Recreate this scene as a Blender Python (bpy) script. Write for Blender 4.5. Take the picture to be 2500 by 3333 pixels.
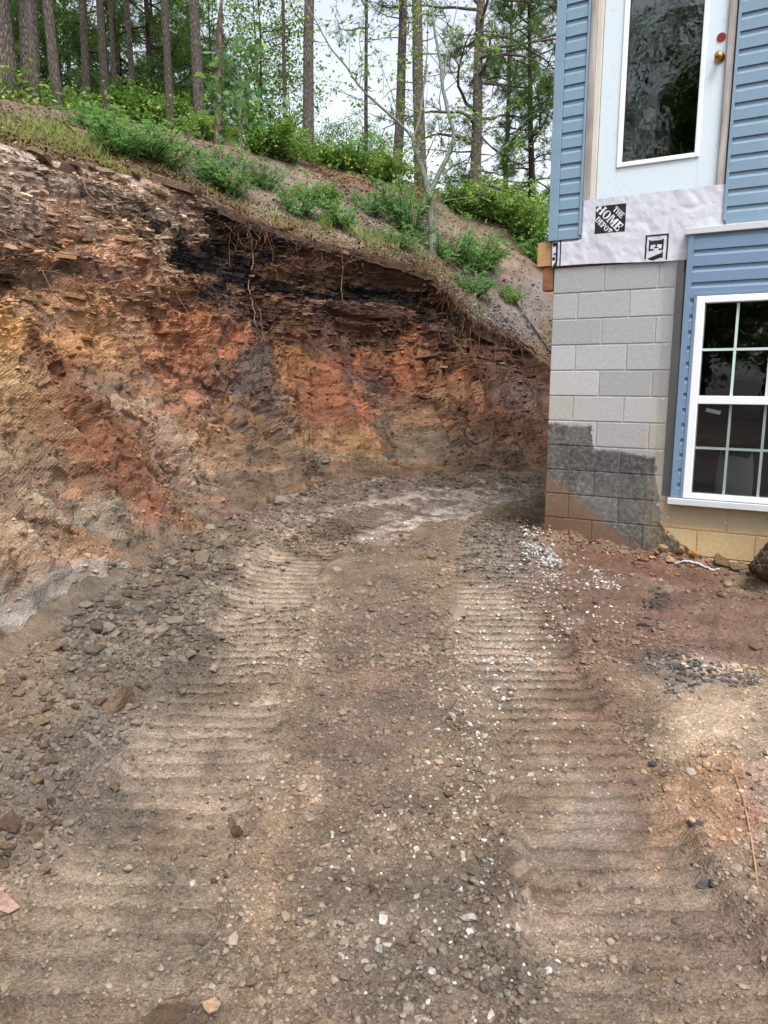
import bpy, math, random
import numpy as np
from mathutils import Matrix, Vector

for o in list(bpy.data.objects): bpy.data.objects.remove(o, do_unlink=True)
scene = bpy.context.scene
col = scene.collection
rng = np.random.default_rng(7)
random.seed(7)
EYE = 1.5

# ------------------------------------------------------------------ camera
FPX, PITCH, ROLL = 2426.8, 0.173604, 0.00259          # focal length in photo pixels (2500 wide)
cp, sp, cr, sr = math.cos(PITCH), math.sin(PITCH), math.cos(ROLL), math.sin(ROLL)
_R = np.array([1., 0, 0]); _U = np.array([0, sp, cp]); CF = np.array([0, cp, -sp])
CR, CU = cr * _R + sr * _U, -sr * _R + cr * _U
cam = bpy.data.cameras.new('camera'); camo = bpy.data.objects.new('camera', cam); col.objects.link(camo)
cam.sensor_fit = 'HORIZONTAL'; cam.sensor_width = 36; cam.lens = 36 * FPX / 2500
cam.clip_start = 0.05; cam.clip_end = 2000
M = Matrix.Identity(4)
for i in range(3):
    M[i][0], M[i][1], M[i][2] = CR[i], CU[i], -CF[i]
M[2][3] = EYE
camo.matrix_world = M
scene.camera = camo

# ------------------------------------------------------------------ sky, sun, exposure
SUN_EL, SUN_AZ = math.radians(60), math.radians(166)    # azimuth measured from +Y towards +X (sun behind the viewer)
world = bpy.data.worlds.new('World'); scene.world = world; world.use_nodes = True
wn = world.node_tree; wn.nodes.clear()
sky = wn.nodes.new('ShaderNodeTexSky'); sky.sky_type = 'NISHITA'; sky.sun_disc = False
sky.sun_elevation = SUN_EL; sky.sun_rotation = SUN_AZ
sky.dust_density = 3.0; sky.air_density = 1.0
hs_ = wn.nodes.new('ShaderNodeHueSaturation'); hs_.inputs['Saturation'].default_value = 0.35   # high thin overcast
bg = wn.nodes.new('ShaderNodeBackground'); bg.inputs['Strength'].default_value = 0.15
wo = wn.nodes.new('ShaderNodeOutputWorld')
wn.links.new(sky.outputs[0], hs_.inputs['Color']); wn.links.new(hs_.outputs[0], bg.inputs[0]); wn.links.new(bg.outputs[0], wo.inputs[0])
sl = bpy.data.lights.new('sun', 'SUN'); sl.energy = 1.2; sl.angle = math.radians(20); sl.color = (1, .96, .9)
so = bpy.data.objects.new('sun', sl); col.objects.link(so)
sd = Vector((math.sin(SUN_AZ) * math.cos(SUN_EL), math.cos(SUN_AZ) * math.cos(SUN_EL), math.sin(SUN_EL)))
so.rotation_euler = (-sd).to_track_quat('-Z', 'Y').to_euler(); so.location = sd * 50
scene.view_settings.view_transform = 'Standard'; scene.view_settings.look = 'None'
scene.view_settings.gamma = 1; scene.view_settings.use_curve_mapping = False
scene.view_settings.exposure = 1.15
scene.render.engine = 'CYCLES'
scene.cycles.max_bounces = 4; scene.cycles.diffuse_bounces = 2; scene.cycles.glossy_bounces = 2; scene.cycles.transmission_bounces = 3; scene.cycles.transparent_max_bounces = 8
scene.cycles.caustics_reflective = False; scene.cycles.caustics_refractive = False

# ------------------------------------------------------------------ helpers: numbers
def ray(px, py): return CF + CR * ((px - 1250) / FPX) - CU * ((py - 1666.5) / FPX)
def pix(px, py, t): return np.array([0, 0, EYE]) + ray(px, py) * t
def project(P):
    X = P - np.array([0, 0, EYE]); d = X @ CF
    d = np.where(d > .05, d, np.nan)
    return np.nan_to_num(1250 + FPX * (X @ CR) / d, nan=-9999), np.nan_to_num(1666.5 - FPX * (X @ CU) / d, nan=99999)
def smooth(a, b, x):
    t = np.clip((x - a) / (b - a), 0, 1); return t * t * (3 - 2 * t)
def lin(c):
    c = np.asarray(c, float) / 255
    return np.where(c <= .04045, c / 12.92, ((c + .055) / 1.055) ** 2.4)
def _h(i, j, k, s):
    n = (i.astype(np.int64) * 374761393 + j.astype(np.int64) * 668265263 + k.astype(np.int64) * 2147483647 + s * 974634777) & 0xffffffff
    n = ((n ^ (n >> 13)) * 1274126177) & 0xffffffff
    n = ((n ^ (n >> 16)) * 2246822519) & 0xffffffff
    return ((n ^ (n >> 15)) & 0xffffff) / float(0xffffff)
def hash1(i, j=0, s=0):
    i = np.asarray(i); j = np.asarray(j) + 0 * i
    return _h(i, j, 0 * i, s)
def noise(P, sc=1., s=0):
    P = np.asarray(P, float) * sc
    f0 = np.floor(P); f = P - f0; f = f * f * (3 - 2 * f); i = f0.astype(np.int64)
    r = 0
    for a in (0, 1):
        for b in (0, 1):
            for c in (0, 1):
                w = (f[:, 0] if a else 1 - f[:, 0]) * (f[:, 1] if b else 1 - f[:, 1]) * (f[:, 2] if c else 1 - f[:, 2])
                r = r + w * _h(i[:, 0] + a, i[:, 1] + b, i[:, 2] + c, s)
    return r
def fbm(P, sc=1., o=4, s=0):
    r = 0; a = .5; t = 0
    for k in range(o):
        r = r + a * noise(P, sc * 2 ** k, s + k * 17); t += a; a *= .5
    return r / t
def spline(K, n_or_u):
    K = np.asarray(K, float); u = np.asarray(n_or_u, float); n = len(K)
    i = np.clip(np.floor(u).astype(int), 0, n - 2); t = (u - i)[:, None]
    g = lambda k: K[np.clip(k, 0, n - 1)]
    p0, p1, p2, p3 = g(i - 1), g(i), g(i + 1), g(i + 2)
    return .5 * (2 * p1 + (p2 - p0) * t + (2 * p0 - 5 * p1 + 4 * p2 - p3) * t ** 2 + (3 * p1 - p0 - 3 * p2 + p3) * t ** 3)

# ------------------------------------------------------------------ helpers: objects
def link(o, parent=None):
    col.objects.link(o)
    if parent is not None: o.parent = parent
    return o
def mesh(name, V, F, mat=None, colr=None, smooth_=False):
    V = np.ascontiguousarray(V, np.float32); F = np.ascontiguousarray(F, np.int32)
    me = bpy.data.meshes.new(name); n = F.shape[1]
    me.vertices.add(len(V)); me.vertices.foreach_set('co', V.ravel())
    me.loops.add(F.size); me.loops.foreach_set('vertex_index', F.ravel())
    me.polygons.add(len(F)); me.polygons.foreach_set('loop_start', np.arange(0, F.size, n, dtype=np.int32))
    me.polygons.foreach_set('loop_total', np.full(len(F), n, np.int32))
    me.polygons.foreach_set('use_smooth', np.full(len(F), bool(smooth_)))
    if mat: me.materials.append(mat)
    if colr is not None:
        at = me.color_attributes.new('Col', 'FLOAT_COLOR', 'POINT')
        c = np.ones((len(V), 4), np.float32); c[:, :3] = colr; at.data.foreach_set('color', c.ravel())
    me.update(); me.validate()
    return me
def obj(name, me, parent=None, loc=None, rot=None, scale=None):
    o = bpy.data.objects.new(name, me); link(o, parent)
    if loc is not None: o.location = loc
    if rot is not None: o.rotation_euler = rot
    if scale is not None: o.scale = scale
    return o
def empty(name, loc=(0, 0, 0), rz=0.):
    o = bpy.data.objects.new(name, None); o.empty_display_size = .2; col.objects.link(o)
    o.location = loc; o.rotation_euler = (0, 0, rz); return o
def tag(o, label=None, cat=None, group=None, kind=None):
    if label: o['label'] = label
    if cat: o['category'] = cat
    if group: o['group'] = group
    if kind: o['kind'] = kind
    return o
class MB:
    """collects simple shapes into one mesh"""
    def __init__(s): s.v = []; s.f = []; s.n = 0
    def add(s, V, F):
        V = np.asarray(V, float)
        s.v.append(V); s.f += [tuple(i + s.n for i in q) for q in F]; s.n += len(V); return s
    def box(s, a, b, bev=0.):
        a = np.minimum(a, b), np.maximum(a, b); (x0, y0, z0), (x1, y1, z1) = a
        if bev <= 0:
            V = [(x, y, z) for x in (x0, x1) for y in (y0, y1) for z in (z0, z1)]
            return s.add(V, [(0, 1, 3, 2), (4, 6, 7, 5), (0, 4, 5, 1), (2, 3, 7, 6), (0, 2, 6, 4), (1, 5, 7, 3)])
        e = min(bev, (x1 - x0) / 3, (y1 - y0) / 3, (z1 - z0) / 3)
        V = []; idx = {}
        for ix in (0, 1):
            for iy in (0, 1):
                for iz in (0, 1):
                    c = ((x0, x1)[ix], (y0, y1)[iy], (z0, z1)[iz]); d = (1 - 2 * ix, 1 - 2 * iy, 1 - 2 * iz)
                    for ax in range(3):
                        p = [c[k] + (0 if k == ax else d[k] * e) for k in range(3)]
                        idx[ix, iy, iz, ax] = len(V); V.append(p)
        F = []
        for ax in range(3):
            o1, o2 = (ax + 1) % 3, (ax + 2) % 3
            for sd_ in (0, 1):
                q = []
                for b, c in ((0, 0), (1, 0), (1, 1), (0, 1)):
                    k = [0, 0, 0]; k[ax] = sd_; k[o1] = b; k[o2] = c; q.append(idx[k[0], k[1], k[2], ax])
                F.append(q if sd_ else q[::-1])
            for b in (0, 1):
                for c in (0, 1):
                    q = []
                    k0 = [0, 0, 0]; k0[o1] = b; k0[o2] = c; k1 = list(k0); k1[ax] = 1
                    q = [idx[k0[0], k0[1], k0[2], o1], idx[k1[0], k1[1], k1[2], o1], idx[k1[0], k1[1], k1[2], o2], idx[k0[0], k0[1], k0[2], o2]]
                    F.append(q if (b + c) % 2 == 0 else q[::-1])
        for ix in (0, 1):
            for iy in (0, 1):
                for iz in (0, 1):
                    q = [idx[ix, iy, iz, a] for a in range(3)]; F.append(q)
        return s.add(V, F)
    def tube(s, pts, rad, n=6, cap=True):
        pts = np.asarray(pts, float); m = len(pts); rad = np.broadcast_to(rad, (m,))
        tg = np.gradient(pts, axis=0); tg /= np.linalg.norm(tg, axis=1)[:, None] + 1e-9
        ref = np.array([.31, .22, .93]) if abs(tg[0] @ np.array([.31, .22, .93])) < .9 else np.array([1., 0, 0])
        a = np.cross(tg, ref); a /= np.linalg.norm(a, axis=1)[:, None] + 1e-9; b = np.cross(tg, a)
        th = np.arange(n) * 2 * np.pi / n
        V = (pts[:, None] + rad[:, None, None] * (np.cos(th)[None, :, None] * a[:, None] + np.sin(th)[None, :, None] * b[:, None])).reshape(-1, 3)
        F = [(i * n + j, i * n + (j + 1) % n, (i + 1) * n + (j + 1) % n, (i + 1) * n + j) for i in range(m - 1) for j in range(n)]
        if cap: F += [tuple(range(n))[::-1], tuple((m - 1) * n + j for j in range(n))]
        return s.add(V, F)
    def mesh(s, name, mat, smooth_=False):
        me = bpy.data.meshes.new(name); V = np.concatenate(s.v)
        me.from_pydata(V.tolist(), [], s.f); me.materials.append(mat)
        if smooth_: me.polygons.foreach_set('use_smooth', np.ones(len(me.polygons), bool))
        me.update(); return me
    def build(s, name, mat, parent=None, smooth_=False): return obj(name, s.mesh(name, mat, smooth_), parent)
def recalc(me):
    import bmesh
    b = bmesh.new(); b.from_mesh(me); bmesh.ops.recalc_face_normals(b, faces=b.faces); b.to_mesh(me); b.free(); return me
def copy_tree(o, parent=None):
    c = o.copy(); col.objects.link(c); c.parent = parent
    for ch in list(o.children): copy_tree(ch, c)
    return c

# ------------------------------------------------------------------ helpers: materials
class Mat:
    def __init__(s, name):
        s.m = bpy.data.materials.new(name); s.m.use_nodes = True; s.t = s.m.node_tree; s.t.nodes.clear()
        s.out = s.n('ShaderNodeOutputMaterial'); s.b = s.n('ShaderNodeBsdfPrincipled')
        s.l(s.b.outputs[0], s.out.inputs[0]); s.i('Roughness', .8); s.i('Specular IOR Level', .3)
    def n(s, t, **k):
        x = s.t.nodes.new(t)
        for a, v in k.items(): setattr(x, a, v)
        return x
    def l(s, a, b): s.t.links.new(a, b)
    def i(s, k, v): s.b.inputs[k].default_value = v
    def noise(s, scale, detail=5, rough=.6, vec=None, dist=0):
        x = s.n('ShaderNodeTexNoise'); x.inputs['Scale'].default_value = scale; x.inputs['Detail'].default_value = detail
        x.inputs['Roughness'].default_value = rough; x.inputs['Distortion'].default_value = dist
        if vec is not None: s.l(vec, x.inputs['Vector'])
        return x.outputs['Fac']
    def ramp(s, fac, stops, interp='LINEAR'):
        x = s.n('ShaderNodeValToRGB'); e = x.color_ramp.elements; x.color_ramp.interpolation = interp
        while len(e) > 1: e.remove(e[-1])
        for k, (p, c) in enumerate(stops):
            c = (c, c, c) if np.isscalar(c) else c
            y = e[0] if k == 0 else e.new(p); y.position = p; y.color = (*c[:3], 1)
        s.l(fac, x.inputs[0]); return x.outputs[0]
    def mix(s, fac, a, b, mode='MIX'):
        x = s.n('ShaderNodeMix', data_type='RGBA', blend_type=mode)
        for sock, v in ((x.inputs[0], fac), (x.inputs[6], a), (x.inputs[7], b)):
            if hasattr(v, 'links') or hasattr(v, 'node'): s.l(v, sock)
            else: sock.default_value = v if np.isscalar(v) else (*v[:3], 1)
        return x.outputs[2]
    def math(s, op, a, b=0, c=0, clamp=False):
        x = s.n('ShaderNodeMath', operation=op, use_clamp=clamp)
        for k, v in enumerate((a, b, c)):
            if hasattr(v, 'node'): s.l(v, x.inputs[k])
            else: x.inputs[k].default_value = v
        return x.outputs[0]
    def bump(s, h, strength=.5, dist=.01, normal=None):
        x = s.n('ShaderNodeBump'); x.inputs['Strength'].default_value = strength; x.inputs['Distance'].default_value = dist
        s.l(h, x.inputs['Height'])
        if normal is not None: s.l(normal, x.inputs['Normal'])
        s.l(x.outputs[0], s.b.inputs['Normal']); return x.outputs[0]
    def obco(s, ob=None, scale=None):
        x = s.n('ShaderNodeTexCoord')
        if ob is not None: x.object = ob
        v = x.outputs['Object']
        if scale is not None:
            m = s.n('ShaderNodeMapping'); m.inputs['Scale'].default_value = scale; s.l(v, m.inputs[0]); v = m.outputs[0]
        return v
    def geo(s, k='Position'): return s.n('ShaderNodeNewGeometry').outputs[k]
    def color(s, c):
        if hasattr(c, 'node'): s.l(c, s.b.inputs['Base Color'])
        else: s.i('Base Color', (*c[:3], 1))
        return s

def earth_mat(name, bumps, var=.45, rough=.92, spec=.2):
    """colour comes from the vertex attribute Col; noise only breaks it up"""
    m = Mat(name); m.i('Roughness', rough); m.i('Specular IOR Level', spec)
    a = m.n('ShaderNodeVertexColor'); a.layer_name = 'Col'
    p = m.geo()
    v2 = m.ramp(m.noise(95, 4, .75, p), [(.3, 1 - var), (.7, 1 + var)])
    m.color(m.mix(1, a.outputs[0], v2, 'MULTIPLY'))
    nrm = None
    for (sc, st, di, kind) in bumps:
        if kind == 'v':
            x = m.n('ShaderNodeTexVoronoi'); x.inputs['Scale'].default_value = sc; m.l(p, x.inputs['Vector']); h = x.outputs['Distance']
        else: h = m.noise(sc, 3, .68, p)
        nrm = m.bump(h, st, di, nrm)
    return m.m
def flat_mat(name, c, rough=.6, var=.12, scale=20, spec=.3, bump=0., vec_scale=None, metal=0):
    m = Mat(name); m.i('Roughness', rough); m.i('Specular IOR Level', spec); m.i('Metallic', metal)
    v = m.obco(scale=vec_scale)
    f = m.noise(scale, 6, .65, v)
    m.color(m.mix(1, tuple(c), m.ramp(f, [(.25, 1 - var), (.75, 1 + var)]), 'MULTIPLY'))
    if bump: m.bump(f, bump, .01)
    return m.m
def leaf_mat(name, stops, trans=.35):
    m = Mat(name); m.t.nodes.remove(m.b)
    r = m.n('ShaderNodeNewGeometry').outputs['Random Per Island']
    c = m.ramp(r, stops)
    d = m.n('ShaderNodeBsdfDiffuse'); t = m.n('ShaderNodeBsdfTranslucent'); g = m.n('ShaderNodeBsdfGlossy'); g.inputs['Roughness'].default_value = .45
    m.l(c, d.inputs[0]); m.l(m.mix(1, c, (1.25, 1.2, .6), 'MULTIPLY'), t.inputs[0])
    x = m.n('ShaderNodeMixShader'); x.inputs[0].default_value = trans; m.l(d.outputs[0], x.inputs[1]); m.l(t.outputs[0], x.inputs[2])
    m.t.nodes.remove(g); m.l(x.outputs[0], m.out.inputs[0]); return m.m
def rock_mat(name, stops, bump=.5, scale=30):
    m = Mat(name); m.i('Roughness', .9); m.i('Specular IOR Level', .2)
    r = m.n('ShaderNodeObjectInfo').outputs['Random']; p = m.geo()
    f = m.noise(scale, 3, .7, p)
    c = m.mix(1, m.ramp(r, stops), m.ramp(f, [(.3, .6), (.7, 1.3)]), 'MULTIPLY')
    m.color(c); m.bump(f, bump, .02); return m.m

# ------------------------------------------------------------------ terrain: plan
# toe of the cut bank (plan, metres) and its crest (plan + height above the ground datum)
TOE = np.array([(-1.9, -9), (-1.9, -4), (-1.9, 0), (-1.8, 2.0), (-1.66, 3.3), (-1.56, 4.4), (-1.5, 5.4), (-1.38, 6.9), (-1.12, 7.9), (-.72, 8.65), (-.19, 9.15), (.5, 9.45), (1.1, 9.7), (1.65, 10.0), (2.3, 10.4), (3.3, 10.9), (5, 11.5), (9, 12), (16, 12.4)])
CREST = np.array([(-4.3, -9, -1.1), (-4.2, -4, -1.0), (-4.1, 0, -.6), (-4.0, 2.5, 1.2), (-3.78, 4.6, 2.05), (-3.52, 6.1, 2.0), (-3.15, 7.5, 2.05), (-2.72, 8.7, 2.2), (-2.2, 9.7, 2.25), (-1.7, 10.35, 2.08), (-.95, 10.95, 1.93), (-.05, 11.3, 1.78), (.72, 11.6, 1.6), (1.3, 11.95, .98), (2.0, 12.35, .75), (2.9, 12.65, .15), (4.8, 13.2, -.2), (9, 14, -.3), (16, 14.5, -.3)])
CREST[:, 2] += EYE
NS = len(TOE)
_tu = np.linspace(0, NS - 1, 1200); TOE_F = spline(TOE, _tu)
def toe_dist(x, y):
    """signed distance to the bank toe, positive on the road side"""
    x = np.asarray(x, float); y = np.asarray(y, float); sh = x.shape; x = x.ravel(); y = y.ravel()
    A = TOE_F[::14]; best = np.full(x.shape, 1e9); sgn = np.ones(x.shape)
    for i in range(len(A) - 1):
        d = A[i + 1] - A[i]; L2 = d @ d
        t = np.clip(((x - A[i, 0]) * d[0] + (y - A[i, 1]) * d[1]) / L2, 0, 1)
        dx = x - A[i, 0] - t * d[0]; dy = y - A[i, 1] - t * d[1]; q = dx * dx + dy * dy
        m = q < best; best = np.where(m, q, best); cr_ = d[1] * dx - d[0] * dy
        sgn = np.where(m, np.where(cr_ >= 0, 1., -1.), sgn)
    return (np.sqrt(best) * sgn).reshape(sh)
def ground_base(x, y):
    z = .15 * smooth(2.2, 6.3, y) + .1 * smooth(6.3, 10, y)
    z = z - .075 * np.maximum(0, x - 1.55) * smooth(1, 5, y)
    return z
# centre lines of the two track marks of the digger (x as a function of y, then swinging right)
def track_path(x0):
    P = [(x0, -4), (x0, 1), (x0, 3), (x0 + .01, 4.4), (x0 + .08, 5.6), (x0 + .32, 6.7), (x0 + .95, 7.75), (x0 + 2.0, 8.45), (x0 + 3.6, 8.9), (x0 + 7, 9.2)]
    return spline(P, np.linspace(0, len(P) - 1, 60))
TRK = [track_path(-.74), track_path(.74)]
TRK_S = [np.concatenate([[0], np.cumsum(np.linalg.norm(np.diff(t, axis=0), axis=1))]) for t in TRK]
def track_coord(x, y):
    best = np.full(x.shape, 9.); ss = np.zeros(x.shape); side = np.zeros(x.shape)
    for k, (A, S) in enumerate(zip(TRK, TRK_S)):
        for i in range(len(A) - 1):
            d = A[i + 1] - A[i]; L = np.hypot(*d)
            t = ((x - A[i, 0]) * d[0] + (y - A[i, 1]) * d[1]) / (L * L); tc = np.clip(t, 0, 1)
            dx = x - A[i, 0] - tc * d[0]; dy = y - A[i, 1] - tc * d[1]; q = np.hypot(dx, dy)
            m = q < best; best = np.where(m, q, best); ss = np.where(m, S[i] + tc * L, ss); side = np.where(m, k, side)
    return best, ss, side
def ground_z(x, y, detail=True):
    x = np.asarray(x, float); y = np.asarray(y, float); sh = x.shape; x = x.ravel(); y = y.ravel()
    z = ground_base(x, y)
    P = np.stack([x, y, 0 * x], 1)
    d = toe_dist(x, y)
    n1 = fbm(P, 1.1, 4, 3); n2 = fbm(P, 5, 4, 9); n3 = fbm(P, 26, 3, 21)
    talus = smooth(7.5, 4.5, y) * .9 + .35
    z = z + talus * .24 * np.maximum(0, .62 + .5 * (n1 - .5) - d) ** 1.25
    crumb = noise(P, 70, 41) - .5; crumb2 = noise(P, 38, 43) - .5
    rough = .05 * (n1 - .5) + .04 * (n2 - .5) + .026 * (n3 - .5) + (.010 * crumb + .012 * crumb2) * (.3 + 1.2 * n2)
    b, s, k = track_coord(x, y)
    edge = .28 + .14 * (fbm(P, 3, 3, 5) - .5)
    inside = smooth(edge + .06, edge - .06, b)
    # worn away in places, clearest on the far half of the left track
    fade = np.where(k == 0, .6 + .4 * smooth(2.4, 3.6, y), .4 + .55 * smooth(3.8, 5.0, y)) * (.4 + .6 * smooth(.34, .54, fbm(P, 1.7, 3, 33)))
    ph = (s / .1 + .8 * (n2 - .5) + .6 * (n1 - .5)) % 1.
    rib = smooth(.0, .1, ph) * smooth(.34, .17, ph)
    lug = .05 * rib * (.2 + 1.4 * n2) * fade
    z = z + rough * (1 - .72 * inside) + inside * (-.014 + lug) + .03 * smooth(edge + .16, edge + .05, b) * smooth(edge - .04, edge + .03, b) * smooth(.45, .6, n1 * .5 + n2 * .5)
    # dirt thrown against the block wall
    u, w = wall_uw(x, y)
    z = z + .10 * smooth(.38, .0, w) * smooth(-.12, .12, u) * (.45 + n2) * smooth(2.4, 1.2, u)
    z = z + .05 * np.exp(-((u + .05) ** 2 / .06 + (w - .12) ** 2 / .05))
    # ruts and clods right of the road
    z = z + .03 * smooth(1.5, 2.0, x) * smooth(3.4, 4.0, y) * smooth(6.0, 5.2, y) * (np.sin((x * .9 + y * 2.2) * 13 + 5 * n1) * .5 + n2 - .3)
    return z.reshape(sh)
# house corner and wall directions (also needed by the ground)
WA = .52818; HC = np.array([1.36551, 6.26522]); HTOP = EYE + .90188
WD = np.array([math.cos(WA), -math.sin(WA)]); WN = np.array([-math.sin(WA), -math.cos(WA)])
def wall_uw(x, y):
    dx = x - HC[0]; dy = y - HC[1]; return dx * WD[0] + dy * WD[1], dx * WN[0] + dy * WN[1]
def gpix(px, py):
    """photo pixel -> point on the ground"""
    px = np.atleast_1d(np.asarray(px, float)); py = np.atleast_1d(np.asarray(py, float))
    d = CF[None] + CR[None] * ((px - 1250) / FPX)[:, None] - CU[None] * ((py - 1666.5) / FPX)[:, None]
    z = np.zeros(len(px))
    for _ in range(6):
        t = (z - EYE) / d[:, 2]; x = d[:, 0] * t; y = d[:, 1] * t; z = ground_base(x, y)
    for _ in range(2):
        t = (z - EYE) / d[:, 2]; x = d[:, 0] * t; y = d[:, 1] * t; z = ground_z(x, y)
    return np.stack([x, y, z], 1)
def paint(P, base, patches, warp=60, s=0, extra=0., des=.25):
    """colour patches of soil and rock, and of shade in a few crevices, ellipses traced on the surface with ragged edges"""
    px, py = project(P)
    w1 = fbm(P, 1.6, 5, 51 + s) - .5; w2 = fbm(P, 1.6, 5, 87 + s) - .5
    w3 = fbm(P, 9, 3, 151 + s) - .5; w4 = fbm(P, 9, 3, 187 + s) - .5
    px = px + warp * (2.6 * w1 + 1.6 * w3); py = py + warp * (2.6 * w2 + 1.6 * w4)
    C = np.tile(lin(base), (len(P), 1))
    rag = 1.5 * (fbm(P, 3.5, 6, 13 + s) - .5) + .5 * (noise(P, 60, 15 + s) - .5) + extra
    for (cx, cy, rx, ry, ang, c, st) in patches:
        a = math.radians(ang); dx = px - cx; dy = py - cy
        u = (dx * math.cos(a) + dy * math.sin(a)) / rx; v = (-dx * math.sin(a) + dy * math.cos(a)) / ry
        d = np.sqrt(u * u + v * v) + rag
        w = st * smooth(1.35, .55, d); lc = lin(c); lc = lc + des * (lc.mean() - lc)
        C = C * (1 - w)[:, None] + lc * w[:, None]
    return C * (.5 + 1.0 * fbm(P, 6, 6, 77 + s))[:, None]

# ------------------------------------------------------------------ ground sheet
def tone(C):
    l_ = (C @ np.array([.3, .6, .1]))[:, None] * np.array([[1.03, 1., .96]]); return (l_ + .86 * (C - l_)) * 1.1
GROUND_PATCH = [
    (1150, 1640, 420, 90, 0, (112, 92, 76), .9), (1420, 1625, 300, 14, -4, (190, 174, 158), .55), (1240, 1735, 230, 12, -14, (196, 178, 158), .55), (1380, 1690, 200, 9, -10, (190, 174, 156), .5), (1650, 1595, 150, 8, -3, (186, 174, 162), .6), (1600, 1650, 160, 8, -4, (170, 156, 142), .5), (1100, 1660, 120, 10, -14, (176, 160, 140), .5),
    (500, 2150, 420, 330, -35, (104, 92, 76), .8), (250, 2600, 330, 260, 0, (106, 94, 80), .7), (120, 2950, 260, 120, 0, (150, 118, 84), .6),
    (880, 2050, 150, 340, 18, (160, 136, 110), .85), (700, 2500, 220, 260, 15, (150, 126, 102), .75), (480, 3050, 420, 260, 0, (138, 120, 96), .7), (840, 2900, 50, 320, 12, (156, 122, 84), .4),
    (1200, 2250, 230, 500, 0, (114, 92, 74), .8), (1330, 3000, 420, 350, 0, (104, 88, 72), .8), (1230, 2210, 90, 60, 0, (136, 98, 72), .4), (1010, 2560, 40, 120, 20, (158, 128, 96), .4),
    (1630, 2020, 150, 300, 0, (150, 128, 106), .8), (1640, 1800, 150, 90, 10, (132, 118, 104), .6),
    (1980, 2000, 330, 160, 12, (114, 80, 62), .8), (2150, 1870, 330, 60, 14, (116, 72, 52), .8), (2350, 2040, 260, 130, 10, (116, 82, 64), .8), (1950, 2350, 130, 300, 0, (124, 92, 70), .7), (2010, 2640, 110, 260, 0, (112, 82, 62), .7),
    (2230, 2170, 150, 55, 10, (78, 74, 74), .7), (2360, 2350, 260, 170, 20, (168, 140, 108), .8), (2300, 2560, 160, 180, 0, (166, 120, 74), .7), (2440, 2600, 60, 260, 0, (150, 120, 100), .6),
    (1850, 2700, 160, 200, 0, (132, 116, 100), .6), (2050, 2950, 300, 220, 0, (146, 122, 100), .75), (1800, 2650, 40, 120, 0, (160, 126, 88), .35), (2120, 2720, 50, 140, 0, (160, 116, 78), .5), (1700, 2640, 30, 130, 0, (158, 128, 96), .35),
    (2320, 2880, 220, 180, 0, (128, 104, 80), .6), (2400, 3150, 200, 200, 0, (110, 88, 74), .7), (2380, 2650, 50, 80, 60, (146, 92, 60), .6), (1950, 3250, 300, 100, 0, (112, 96, 78), .6),
    (560, 3290, 220, 60, -10, (88, 66, 56), .8), (2130, 1960, 40, 30, 0, (60, 52, 50), .7)]
def axis_(a, b, lo, hi, step, grow=1.25):
    x = list(np.arange(lo, hi, step)); s = step
    while x[-1] < b: s = min(s * grow, 8); x.append(x[-1] + s)
    s = step
    while x[0] > a: s = min(s * grow, 8); x.insert(0, x[0] - s)
    return np.array(x)
gx = axis_(-70, 70, -1.95, 2.6, .0145)
gy = [.9]
while gy[-1] < 11.5: gy.append(gy[-1] + max(.0065, .0031 * gy[-1]))
s_ = .07
while gy[-1] < 120: s_ = min(s_ * 1.3, 8); gy.append(gy[-1] + s_)
s_ = .02
while gy[0] > -70: s_ = min(s_ * 1.3, 8); gy.insert(0, gy[0] - s_)
gy = np.array(gy)
GX, GY = np.meshgrid(gx, gy); nx, ny = len(gx), len(gy)
near = (GX > -4) & (GX < 6) & (GY > -3) & (GY < 14)
GZ = ground_base(GX, GY); GZ[near] = ground_z(GX[near], GY[near])
# below and behind the bank the sheet drops away under the hill
td = np.zeros_like(GX); td[near] = toe_dist(GX[near], GY[near])
GZ = np.where(near & (td < -.25), np.minimum(GZ, .05 - .3), GZ)
GZ = np.where(near, GZ, np.minimum(GZ, -.12 + 0 * GZ))
V = np.stack([GX, GY, GZ], -1).reshape(-1, 3)
i = (np.arange(ny - 1)[:, None] * nx + np.arange(nx - 1)[None]).ravel()
F = np.stack([i, i + 1, i + 1 + nx, i + nx], 1)
GC = paint(V, (116, 98, 80), GROUND_PATCH, 45)
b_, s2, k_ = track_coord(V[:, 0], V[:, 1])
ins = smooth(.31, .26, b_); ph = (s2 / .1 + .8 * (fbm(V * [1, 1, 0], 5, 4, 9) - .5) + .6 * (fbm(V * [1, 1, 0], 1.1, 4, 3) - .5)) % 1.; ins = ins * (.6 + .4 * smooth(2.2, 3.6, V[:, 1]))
GC = GC * (.8 + .4 * noise(V, 75, 3) )[:, None] * (.85 + .3 * noise(V, 30, 5))[:, None] * (1 + ins * (.2 * smooth(.4, .55, ph) * smooth(1., .93, ph) - .34 * smooth(.0, .1, ph) * smooth(.42, .28, ph)))[:, None]      # pressed pads are pale fines; their contrast with darkened ridges paints in rib shading
M_ground = earth_mat('earth', [(75, .8, .03, 'n')], .45)
g = obj('ground', mesh('ground', V, F, M_ground, tone(GC), True)); tag(g, kind='structure')

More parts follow.
